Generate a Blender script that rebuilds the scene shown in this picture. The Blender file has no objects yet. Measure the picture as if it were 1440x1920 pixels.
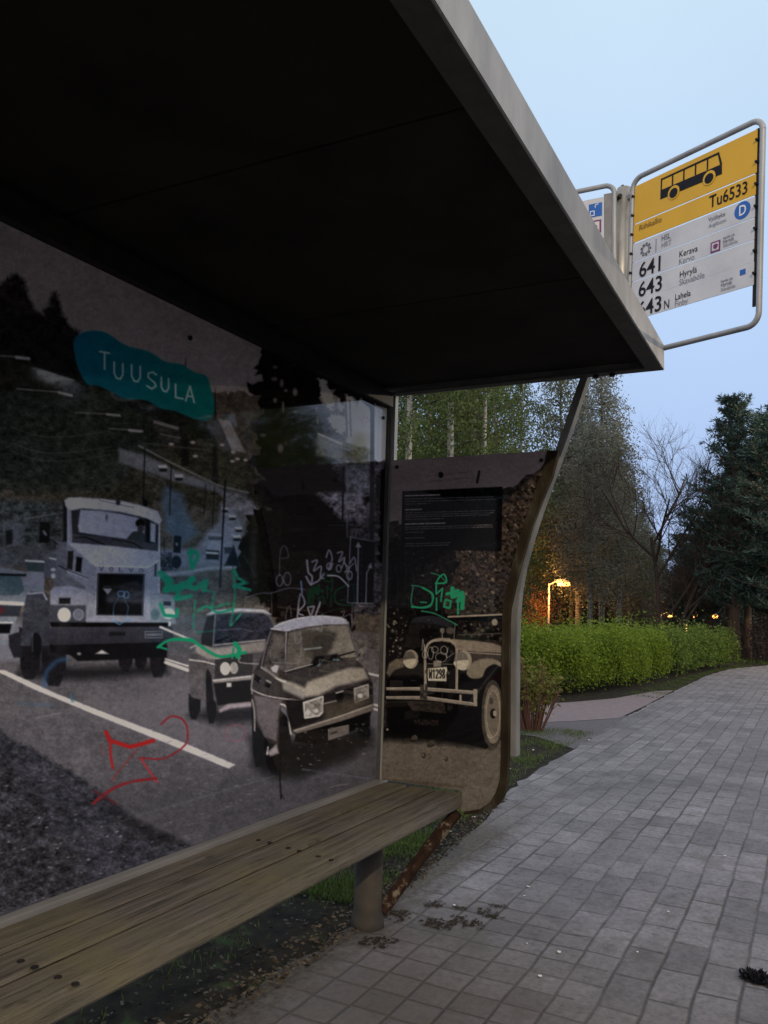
import bpy, bmesh, math, random
import numpy as np
from mathutils import Vector, Matrix, Euler, Quaternion

scene = bpy.context.scene
col = scene.collection
R_ = math.radians

# ---------------------------------------------------------------- camera
CAM_H = 1.3
YAW, PITCH, ROLL = R_(27.66), R_(6.36), R_(1.73)
FPX = 1552.5                                   # focal length in photo pixels (photo 1440 x 1920)
fwd = Vector((math.cos(YAW) * math.cos(PITCH), math.sin(YAW) * math.cos(PITCH), math.sin(PITCH)))
rgt = fwd.cross(Vector((0, 0, 1))).normalized(); upv = rgt.cross(fwd)
r2 = rgt * math.cos(ROLL) + upv * math.sin(ROLL); u2 = -rgt * math.sin(ROLL) + upv * math.cos(ROLL)
cam_d = bpy.data.cameras.new('camera'); cam = bpy.data.objects.new('camera', cam_d); col.objects.link(cam)
mw = Matrix((r2, u2, -fwd)).transposed().to_4x4(); mw.translation = Vector((0, 0, CAM_H))
cam.matrix_world = mw
cam_d.sensor_width = 36; cam_d.sensor_fit = 'AUTO'; cam_d.lens = FPX / 1920 * 36
cam_d.clip_start = .05; cam_d.clip_end = 2000
scene.camera = cam

# ---------------------------------------------------------------- dusk sky, soft light, exposure
SUN_AZ, SUN_EL = R_(285), R_(32)
world = bpy.data.worlds.new('World'); scene.world = world; world.use_nodes = True
wn = world.node_tree; wn.nodes.clear(); wl = wn.links
wo = wn.nodes.new('ShaderNodeOutputWorld'); bgn = wn.nodes.new('ShaderNodeBackground'); wl.new(bgn.outputs[0], wo.inputs[0])
sky = wn.nodes.new('ShaderNodeTexSky'); sky.sky_type = 'NISHITA'; sky.sun_disc = False
sky.sun_elevation = SUN_EL; sky.sun_rotation = R_(90) - SUN_AZ
tc = wn.nodes.new('ShaderNodeTexCoord'); sep = wn.nodes.new('ShaderNodeSeparateXYZ'); wl.new(tc.outputs['Generated'], sep.inputs[0])
cr = wn.nodes.new('ShaderNodeValToRGB'); wl.new(sep.outputs['Z'], cr.inputs[0])   # thin even cloud, paler towards the zenith
ce = cr.color_ramp.elements; ce[0].position = 0; ce[0].color = (.40, .52, .83, 1); ce[1].position = .62; ce[1].color = (.66, .84, 1.0, 1)
e = ce.new(.16); e.color = (.45, .60, .92, 1); e = ce.new(.4); e.color = (.55, .73, 1.0, 1)
dt = wn.nodes.new('ShaderNodeVectorMath'); dt.operation = 'DOT_PRODUCT'; wl.new(tc.outputs['Generated'], dt.inputs[0]); dt.inputs[1].default_value = (math.cos(R_(222)), math.sin(R_(222)), .1)
mr = wn.nodes.new('ShaderNodeMapRange'); mr.inputs[1].default_value = -.5; mr.inputs[2].default_value = .6; wl.new(dt.outputs['Value'], mr.inputs[0])
cl = wn.nodes.new('ShaderNodeTexNoise'); cl.inputs['Scale'].default_value = 2.2; cl.inputs['Detail'].default_value = 4; wl.new(tc.outputs['Generated'], cl.inputs[0])
mx = wn.nodes.new('ShaderNodeMix'); mx.data_type = 'RGBA'; mx.inputs[7].default_value = (.74, .73, .82, 1); wl.new(mr.outputs[0], mx.inputs[0]); wl.new(cr.outputs[0], mx.inputs[6])
mc = wn.nodes.new('ShaderNodeMix'); mc.data_type = 'RGBA'; mc.blend_type = 'MULTIPLY'; mc.inputs[0].default_value = .16; wl.new(mx.outputs[2], mc.inputs[6]); wl.new(cl.outputs['Fac'], mc.inputs[7])
ad = wn.nodes.new('ShaderNodeMix'); ad.data_type = 'RGBA'; ad.blend_type = 'ADD'; ad.inputs[0].default_value = .008; wl.new(mc.outputs[2], ad.inputs[6]); wl.new(sky.outputs[0], ad.inputs[7])
wl.new(ad.outputs[2], bgn.inputs[0]); bgn.inputs[1].default_value = 1.0
sd = bpy.data.lights.new('sun', 'SUN'); sd.energy = .6; sd.angle = R_(60); sd.color = (1, .93, .90)
so = bpy.data.objects.new('sun', sd); col.objects.link(so)
sdir = Vector((math.cos(SUN_EL) * math.cos(SUN_AZ), math.cos(SUN_EL) * math.sin(SUN_AZ), math.sin(SUN_EL)))
so.rotation_euler = sdir.to_track_quat('Z', 'Y').to_euler()
scene.view_settings.view_transform = 'Standard'; scene.view_settings.look = 'None'
scene.view_settings.exposure = 0; scene.view_settings.gamma = 1
scene.cycles.max_bounces = 6; scene.cycles.diffuse_bounces = 4; scene.cycles.use_denoising = True
scene.cycles.sample_clamp_indirect = 4

# ---------------------------------------------------------------- materials
def nt(name):
    m = bpy.data.materials.new(name); m.use_nodes = True; t = m.node_tree
    return m, t, t.nodes['Principled BSDF'], t.nodes, t.links
def coords(N, L, scale=(1, 1, 1), kind='Object'):
    c = N.new('ShaderNodeTexCoord'); mp = N.new('ShaderNodeMapping'); mp.inputs['Scale'].default_value = scale; L.new(c.outputs[kind], mp.inputs[0]); return mp.outputs[0]
def noise(N, L, vec, scale, detail=4, rough=.55):
    n = N.new('ShaderNodeTexNoise'); n.inputs['Scale'].default_value = scale; n.inputs['Detail'].default_value = detail; n.inputs['Roughness'].default_value = rough; L.new(vec, n.inputs[0]); return n.outputs['Fac']
def ramp(N, L, fac, stops):
    r = N.new('ShaderNodeValToRGB'); e = r.color_ramp.elements
    e[0].position, e[0].color = stops[0][0], (*stops[0][1], 1); e[1].position, e[1].color = stops[-1][0], (*stops[-1][1], 1)
    for p, c in stops[1:-1]: k = e.new(p); k.color = (*c, 1)
    L.new(fac, r.inputs[0]); return r.outputs[0]
def mix(N, L, f, a, b, mode='MIX'):
    m = N.new('ShaderNodeMix'); m.data_type = 'RGBA'; m.blend_type = mode
    for i, v in ((0, f), (6, a), (7, b)):
        if hasattr(v, 'links'): L.new(v, m.inputs[i])
        elif i == 0: m.inputs[i].default_value = v
        else: m.inputs[i].default_value = (*v, 1)
    return m.outputs[2]
def math_(N, L, op, a, b=0., clamp=False):
    m = N.new('ShaderNodeMath'); m.operation = op; m.use_clamp = clamp
    for i, v in ((0, a), (1, b)):
        if hasattr(v, 'links'): L.new(v, m.inputs[i])
        else: m.inputs[i].default_value = v
    return m.outputs[0]
def bump(N, L, B, h, strength=.3, dist=.005):
    b = N.new('ShaderNodeBump'); b.inputs['Strength'].default_value = strength; b.inputs['Distance'].default_value = dist; L.new(h, b.inputs['Height']); L.new(b.outputs[0], B.inputs['Normal'])
def mottled(name, a, b, scale=12, rough=.6, metal=0., bmp=.15, stretch=(1, 1, 1), c=None, cpos=.62):
    m, t, B, N, L = nt(name); v = coords(N, L, stretch)
    st = [(.3, a), (.7, b)] if c is None else [(.3, a), (cpos - .08, b), (cpos, c)]
    L.new(ramp(N, L, noise(N, L, v, scale, 6, .62), st), B.inputs['Base Color']); B.inputs['Roughness'].default_value = rough; B.inputs['Metallic'].default_value = metal
    if max(b) < .09: B.inputs['Specular IOR Level'].default_value = .12
    if bmp: bump(N, L, B, noise(N, L, v, scale * 5), bmp, .003)
    return m
M = {}
M['galv'] = mottled('galvanised steel', (.26, .27, .28), (.42, .42, .42), 9, .55, .35, .1, (1, 1, .35))
M['fascia'] = mottled('weathered zinc fascia', (.21, .215, .225), (.40, .40, .40), 7, .6, .25, .12, (1, 1, .35))
M['tube'] = mottled('dull bent tube', (.12, .12, .115), (.26, .26, .25), 9, .6, .3, .15, (1, 1, .35))
M['flange'] = mottled('dirty zinc flange', (.06, .06, .057), (.11, .105, .095), 14, .75, .1, .1)
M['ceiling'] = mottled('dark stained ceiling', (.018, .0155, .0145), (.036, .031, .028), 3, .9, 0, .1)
M['frame'] = mottled('dark painted frame', (.018, .0175, .017), (.035, .032, .03), 20, .55, .2, .1)
M['rail'] = mottled('dull aluminium rail', (.17, .165, .16), (.27, .26, .25), 14, .6, .2, .1, (.15, 1, 1))
M['rust'] = mottled('rusted steel', (.014, .009, .007), (.036, .019, .012), 18, .9, 0, .6, (1, 1, 1), (.17, .14, .10))
M['rust_edge'] = mottled('rusty edge strip', (.018, .011, .007), (.036, .028, .017), 16, .8, 0, .4, (1, 1, .3), (.06, .055, .04))
M['post'] = mottled('concrete dusted steel post', (.028, .028, .032), (.085, .072, .055), 5, .75, .05, .2)
M['pole'] = mottled('sign pole zinc', (.30, .29, .26), (.44, .42, .37), 12, .45, .5, .05)
M['bolt'] = mottled('dark bolt', (.02, .02, .02), (.05, .045, .04), 60, .5, .5, 0)
M['black'] = mottled('black lettering', (.012, .012, .016), (.02, .02, .024), 40, .6, 0, 0)
M['greyink'] = mottled('grey lettering', (.20, .21, .25), (.26, .27, .31), 40, .6, 0, 0)
M['midink'] = mottled('faded lettering', (.09, .09, .11), (.12, .12, .15), 40, .6, 0, 0)
M['yellow'] = mottled('yellow sign paint', (.66, .36, .005), (.74, .41, .01), 4, .45, 0, 0)
M['brownink'] = mottled('brown faded lettering', (.10, .05, .01), (.17, .09, .015), 40, .6, 0, 0)
M['white'] = mottled('white sign paint', (.50, .50, .53), (.64, .64, .65), 6, .5, 0, 0)
M['blue'] = mottled('blue sign paint', (.01, .10, .40), (.015, .12, .46), 20, .5, 0, 0)
M['magenta'] = mottled('plum sign paint', (.16, .02, .10), (.2, .03, .13), 20, .5, 0, 0)
M['whiteink'] = mottled('white sign ink', (.7, .7, .72), (.8, .8, .8), 20, .5, 0, 0)
M['litter'] = mottled('pale litter', (.6, .58, .52), (.8, .78, .72), 60, .8, 0, 0)
M['debris'] = mottled('dark dead leaves', (.014, .010, .007), (.05, .035, .022), 50, .95, 0, .3)
M['gapshade'] = mottled('painted shade between the planks', (.022, .018, .013), (.085, .068, .050), 9, .95, 0, .3)
M['brownleaf'] = None
M['blackfuzz'] = mottled('black fibre', (.006, .006, .008), (.014, .013, .016), 50, .9, 0, .3)

def wood():
    m, t, B, N, L = nt('weathered bench wood')
    v = coords(N, L, (.5, 14, 14)); n1 = noise(N, L, v, 3.2, 8, .72); v2 = coords(N, L, (1, 1, 1)); n2 = noise(N, L, v2, 3.2, 5)
    v3 = coords(N, L, (1.0, 34, 34)); n3 = noise(N, L, v3, 5, 6, .8)
    c = ramp(N, L, n1, [(.34, (.042, .036, .031)), (.48, (.108, .093, .079)), (.68, (.185, .164, .142))])
    c = mix(N, L, ramp(N, L, n2, [(.40, (0, 0, 0)), (.66, (1, 1, 1))]), c, (.15, .13, .075), 'MIX')
    c = mix(N, L, .8, c, ramp(N, L, n3, [(.38, (.22, .20, .18)), (.47, (.85, .85, .85)), (.7, (1.2, 1.2, 1.2))]), 'MULTIPLY')
    c = mix(N, L, math_(N, L, 'MULTIPLY', ramp(N, L, noise(N, L, coords(N, L, (1.6, 5, 1)), 5, 3), [(.66, (0, 0, 0)), (.72, (1, 1, 1))]), .75), c, (.05, .038, .026))
    L.new(c, B.inputs['Base Color']); B.inputs['Roughness'].default_value = .6
    bump(N, L, B, n3, .45, .004); return m
M['wood'] = wood()

def paving():
    m, t, B, N, L = nt('concrete paving stones'); v = coords(N, L)
    w = N.new('ShaderNodeTexNoise'); w.inputs['Scale'].default_value = 3; L.new(v, w.inputs[0])
    ws = N.new('ShaderNodeVectorMath'); ws.operation = 'SCALE'; ws.inputs['Scale'].default_value = .028; L.new(w.outputs['Color'], ws.inputs[0])
    wa = N.new('ShaderNodeVectorMath'); L.new(v, wa.inputs[0]); L.new(ws.outputs[0], wa.inputs[1]); v2 = wa.outputs[0]
    def brick(bw, seed):
        b = N.new('ShaderNodeTexBrick'); b.inputs['Scale'].default_value = 1; b.inputs['Brick Width'].default_value = bw; b.inputs['Row Height'].default_value = .14
        b.inputs['Mortar Size'].default_value = .0105; b.inputs['Mortar Smooth'].default_value = 1.0; b.inputs['Bias'].default_value = 0; b.offset = seed
        b.inputs['Color1'].default_value = (.0, .0, .0, 1); b.inputs['Color2'].default_value = (1, 1, 1, 1); L.new(v2, b.inputs[0]); return b
    b1 = brick(.28, .5); b2 = brick(.14, .06)
    s = N.new('ShaderNodeSeparateXYZ'); L.new(v, s.inputs[0])
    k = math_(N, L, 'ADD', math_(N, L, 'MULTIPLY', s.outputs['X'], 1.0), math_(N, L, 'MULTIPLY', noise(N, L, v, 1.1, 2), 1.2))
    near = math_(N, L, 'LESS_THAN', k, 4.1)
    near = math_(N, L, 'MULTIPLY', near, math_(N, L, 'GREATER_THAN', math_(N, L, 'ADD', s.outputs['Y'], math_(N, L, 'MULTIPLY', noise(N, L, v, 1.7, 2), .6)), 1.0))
    bc = mix(N, L, near, b1.outputs['Color'], b2.outputs['Color']); mo = N.new('ShaderNodeMix'); L.new(near, mo.inputs[0]); L.new(b1.outputs['Fac'], mo.inputs[2]); L.new(b2.outputs['Fac'], mo.inputs[3]); mort = mo.outputs[0]
    n1 = noise(N, L, v, 1.1, 5, .6); n2 = noise(N, L, v, 42, 6, .7); n3 = noise(N, L, v, 7, 5, .65)
    c = ramp(N, L, bc, [(0, (.128, .121, .130)), (.5, (.160, .150, .160)), (1, (.192, .180, .190))])
    c = mix(N, L, .8, c, ramp(N, L, n1, [(.3, (.66, .66, .66)), (.7, (1.3, 1.28, 1.28))]), 'MULTIPLY')
    c = mix(N, L, .7, c, ramp(N, L, n3, [(.3, (.62, .61, .60)), (.5, (1, 1, 1)), (.7, (1.22, 1.22, 1.24))]), 'MULTIPLY')
    c = mix(N, L, .8, c, ramp(N, L, n2, [(.3, (.6, .6, .6)), (.7, (1.28, 1.28, 1.28))]), 'MULTIPLY')
    c = mix(N, L, .75, c, ramp(N, L, noise(N, L, v, 19, 8, .8), [(.36, (.50, .49, .47)), (.46, (.98, .98, .98)), (.66, (1.22, 1.21, 1.2))]), 'MULTIPLY')
    # joints: mossy and open near the shelter, sanded shut in patches elsewhere
    js = ramp(N, L, noise(N, L, v, 1.6, 5, .7), [(.38, (.16, .16, .16)), (.62, (1, 1, 1))])
    dirt_shade = N.new('ShaderNodeMapRange'); dirt_shade.inputs[1].default_value = 3.9; dirt_shade.inputs[2].default_value = 2.6; dirt_shade.inputs[3].default_value = 0; dirt_shade.inputs[4].default_value = .9
    L.new(math_(N, L, 'SUBTRACT', k, math_(N, L, 'MULTIPLY', s.outputs['Y'], .5)), dirt_shade.inputs[0])
    jf = math_(N, L, 'MULTIPLY', mort, math_(N, L, 'MAXIMUM', js, dirt_shade.outputs[0]), True)
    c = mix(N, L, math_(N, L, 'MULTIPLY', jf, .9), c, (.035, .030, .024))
    c = mix(N, L, math_(N, L, 'MULTIPLY', dirt_shade.outputs[0], math_(N, L, 'MULTIPLY', n3, 1.25)), c, (.070, .056, .040))  # brown staining, deepened to paint in the roof's shade on the near stones
    st = ramp(N, L, noise(N, L, v, 2.6, 6, .7), [(.56, (0, 0, 0)), (.66, (1, 1, 1))])
    c = mix(N, L, math_(N, L, 'MULTIPLY', st, .45), c, (.07, .06, .05))
    # soil spilled along the shelter side
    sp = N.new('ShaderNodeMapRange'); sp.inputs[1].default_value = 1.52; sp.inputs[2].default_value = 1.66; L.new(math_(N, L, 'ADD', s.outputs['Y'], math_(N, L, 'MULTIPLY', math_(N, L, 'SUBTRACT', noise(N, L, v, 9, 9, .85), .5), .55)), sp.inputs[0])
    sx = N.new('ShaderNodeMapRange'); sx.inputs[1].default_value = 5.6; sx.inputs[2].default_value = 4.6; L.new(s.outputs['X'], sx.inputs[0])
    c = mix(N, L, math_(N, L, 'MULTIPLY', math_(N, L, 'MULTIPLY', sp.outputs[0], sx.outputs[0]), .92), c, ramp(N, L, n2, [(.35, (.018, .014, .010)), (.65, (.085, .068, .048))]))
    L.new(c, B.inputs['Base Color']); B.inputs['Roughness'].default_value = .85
    h = math_(N, L, 'SUBTRACT', math_(N, L, 'MULTIPLY', n2, .35), jf); bump(N, L, B, h, .8, .006); return m
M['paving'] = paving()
M['soil'] = mottled('damp soil and short grass', (.008, .007, .0055), (.024, .020, .014), 9, .95, 0, .8, (1, 1, 1), (.035, .05, .018), .66)
M['asphalt'] = mottled('old asphalt', (.05, .05, .052), (.085, .083, .085), 30, .9, 0, .5)
M['pinkpath'] = mottled('pinkish gravel', (.15, .118, .122), (.22, .172, .178), 9, .95, 0, .4)
M['darkpatch'] = mottled('dark gravel', (.075, .068, .075), (.11, .10, .11), 16, .95, 0, .5)
M['kerb'] = mottled('granite kerb', (.28, .27, .27), (.44, .42, .42), 50, .8, 0, .3)

def leafmat(name, c1, c2, tr=.38):
    m, t, B, N, L = nt(name)
    a = N.new('ShaderNodeAttribute'); a.attribute_name = 'tint'
    c = ramp(N, L, a.outputs['Fac'], [(0, c1), (1, c2)]); L.new(c, B.inputs['Base Color']); B.inputs['Roughness'].default_value = .75; B.inputs['Specular IOR Level'].default_value = .25
    tl = N.new('ShaderNodeBsdfTranslucent'); L.new(c, tl.inputs[0]); ms = N.new('ShaderNodeMixShader'); ms.inputs[0].default_value = tr
    L.new(B.outputs[0], ms.inputs[1]); L.new(tl.outputs[0], ms.inputs[2]); L.new(ms.outputs[0], N['Material Output'].inputs[0]); return m
M['birchleaf'] = leafmat('birch spring leaves', (.14, .155, .09), (.31, .32, .19))
M['greenleaf'] = leafmat('fresh green leaves', (.085, .12, .04), (.20, .26, .09))
M['greyleaf'] = leafmat('grey brown catkins and buds', (.17, .185, .14), (.34, .35, .28))
M['needle'] = leafmat('pine needles', (.035, .062, .052), (.11, .17, .135), .2)
M['darkleaf'] = leafmat('dark understorey leaves', (.045, .05, .042), (.14, .14, .115), .2)
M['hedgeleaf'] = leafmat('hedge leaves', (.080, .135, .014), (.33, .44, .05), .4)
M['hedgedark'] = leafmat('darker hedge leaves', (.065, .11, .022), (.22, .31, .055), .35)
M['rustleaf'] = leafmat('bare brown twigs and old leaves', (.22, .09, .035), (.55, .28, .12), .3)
M['yellowleaf'] = leafmat('yellowish shrub leaves', (.09, .10, .02), (.22, .20, .05), .3)
M['brownleaf'] = leafmat('dull brown twigs', (.035, .022, .016), (.10, .062, .045), .1)
M['grass'] = leafmat('grass blades', (.045, .08, .016), (.16, .22, .06), .3)
M['birchwhite'] = mottled('bright birch bark', (.55, .53, .48), (.42, .40, .37), 6, .8, 0, .2, (1, 1, 3.2), (.045, .04, .036), .66)
M['litterleaf'] = leafmat('old fallen leaves and straw', (.02, .015, .010), (.15, .12, .085), .1)
M['bark'] = mottled('dark bark', (.045, .036, .030), (.085, .068, .055), 9, .95, 0, .6, (1, 1, .25))
M['pinebark'] = mottled('reddish pine bark', (.07, .045, .032), (.13, .085, .06), 9, .95, 0, .6, (1, 1, .25))
M['twig'] = mottled('brown twig bark', (.05, .035, .03), (.10, .07, .055), 9, .95, 0, 0)
M['redstem'] = mottled('reddish stems', (.12, .05, .03), (.2, .10, .06), 9, .9, 0, 0)
M['birchbark'] = mottled('white birch bark', (.26, .25, .23), (.18, .175, .16), 6, .8, 0, .2, (1, 1, 3.2), (.05, .045, .04), .60)

# ---------------------------------------------------------------- helpers
def link(ob, parent=None):
    col.objects.link(ob)
    if parent: ob.parent = parent
    return ob
def tag(o, label=None, cat=None, group=None, kind=None):
    if label: o['label'] = label
    if cat: o['category'] = cat
    if group: o['group'] = group
    if kind: o['kind'] = kind
    return o
def thing(name, label, cat, loc=(0, 0, 0), rot=(0, 0, 0), group=None):
    o = bpy.data.objects.new(name, None); o.empty_display_size = .2; link(o); o.location = loc; o.rotation_euler = rot
    return tag(o, label, cat, group)
def mesh(name, V, F, mat, parent=None, smooth=False, off=None):
    me = bpy.data.meshes.new(name); V = np.asarray(V, float)
    if off is not None: V = V - np.array(off, float)
    me.from_pydata(V.tolist(), [], [list(map(int, f)) for f in F]); me.materials.append(mat if not isinstance(mat, str) else M[mat])
    if smooth: me.polygons.foreach_set('use_smooth', [True] * len(me.polygons))
    me.update(); return link(bpy.data.objects.new(name, me), parent)
class MB:
    def __init__(s): s.V = []; s.F = []
    def add(s, V, F): n = len(s.V); s.V += [tuple(v) for v in V]; s.F += [[i + n for i in f] for f in F]; return s
    def box(s, x0, x1, y0, y1, z0, z1):
        V = [(x, y, z) for z in (z0, z1) for y in (y0, y1) for x in (x0, x1)]
        return s.add(V, [(0, 2, 3, 1), (4, 5, 7, 6), (0, 1, 5, 4), (2, 6, 7, 3), (0, 4, 6, 2), (1, 3, 7, 5)])
    def tube(s, pts, r, n=10, cap=True, flat=None):
        pts = [Vector(p) for p in pts]; rs = r if hasattr(r, '__len__') else [r] * len(pts); rings = []; ref = None
        for i, p in enumerate(pts):
            d = (pts[min(i + 1, len(pts) - 1)] - pts[max(i - 1, 0)]).normalized()
            if ref is None: ref = Vector((0, 0, 1)) if abs(d.z) < .9 else Vector((1, 0, 0))
            a = d.cross(ref).normalized(); b = a.cross(d).normalized(); ref = b
            rings.append([p + a * rs[i] * math.cos(2 * math.pi * k / n) + b * rs[i] * math.sin(2 * math.pi * k / n) for k in range(n)])
        V = [v for q in rings for v in q]; F = []
        for i in range(len(rings) - 1):
            for k in range(n): F.append((i * n + k, i * n + (k + 1) % n, (i + 1) * n + (k + 1) % n, (i + 1) * n + k))
        if cap: F.append(tuple(range(n))[::-1]); F.append(tuple((len(rings) - 1) * n + k for k in range(n)))
        return s.add(V, F)
    def prism(s, poly, axis, a, b):
        """poly: 2-D outline; axis: 'x' -> outline is (y, z), extruded from x=a to x=b; 'z' likewise (x, y)"""
        n = len(poly)
        f = (lambda p, t: (t, p[0], p[1])) if axis == 'x' else ((lambda p, t: (p[0], t, p[1])) if axis == 'y' else (lambda p, t: (p[0], p[1], t)))
        V = [f(p, a) for p in poly] + [f(p, b) for p in poly]
        return s.add(V, [tuple(range(n)), tuple(range(2 * n - 1, n - 1, -1))] + [(i, (i + 1) % n + 0, (i + 1) % n + n, i + n)[::-1] for i in range(n)])
    def obj(s, name, mat, parent=None, smooth=False, bevel=0, off=None):
        o = mesh(name, s.V, s.F, mat, parent, smooth, off)
        bm = bmesh.new(); bm.from_mesh(o.data); bmesh.ops.recalc_face_normals(bm, faces=bm.faces)
        if bevel: bmesh.ops.bevel(bm, geom=[e for e in bm.edges if e.is_manifold and e.calc_face_angle(0) > .5], offset=bevel, segments=2, affect='EDGES', clamp_overlap=True)
        bm.to_mesh(o.data); bm.free(); return o
def copy_tree(src, loc, rz, sc, label=None):
    c = src.copy(); col.objects.link(c); c.location = loc; c.rotation_euler = (0, 0, rz); c.scale = sc if hasattr(sc, '__len__') else (sc, sc, sc)
    if label: c['label'] = label
    for ch in list(src.children):
        d = ch.copy(); col.objects.link(d); d.parent = c
    return c
GAIN_BACK, GAIN_SIDE = 1.9, 1.8
# ---------------------------------------------------------------- printed panels
# A tiny software painter: polygons, strokes and grain laid into an array; the array is then
# sampled at the vertices of the real, flat print mesh (a colour attribute, no image files).
def vnoise(h, w, cy, cx, seed):
    r = np.random.RandomState(seed)
    gh, gw = max(2, int(h / cy) + 2), max(2, int(w / cx) + 2)
    g = r.rand(gh, gw)
    y = np.linspace(0, gh - 1.001, h); x = np.linspace(0, gw - 1.001, w)
    y0 = y.astype(int); x0 = x.astype(int); fy = (y - y0)[:, None]; fx = (x - x0)[None, :]
    fy = fy * fy * (3 - 2 * fy); fx = fx * fx * (3 - 2 * fx)
    a = g[y0][:, x0]; b = g[y0][:, x0 + 1]; c = g[y0 + 1][:, x0]; d = g[y0 + 1][:, x0 + 1]
    return (a * (1 - fx) + b * fx) * (1 - fy) + (c * (1 - fx) + d * fx) * fy

def rom(p, n=6, closed=True):
    p = np.array(p, float); m = len(p); out = []
    rng = range(m) if closed else range(m - 1)
    for i in rng:
        if closed: a, b, c, d = p[i - 1], p[i], p[(i + 1) % m], p[(i + 2) % m]
        else: a, b, c, d = p[max(i - 1, 0)], p[i], p[i + 1], p[min(i + 2, m - 1)]
        for k in range(n):
            t = k / n
            out.append(.5 * ((2 * b) + (c - a) * t + (2 * a - 5 * b + 4 * c - d) * t * t + (3 * b - a - 3 * c + d) * t ** 3))
    if not closed: out.append(p[-1])
    return np.array(out)

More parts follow.
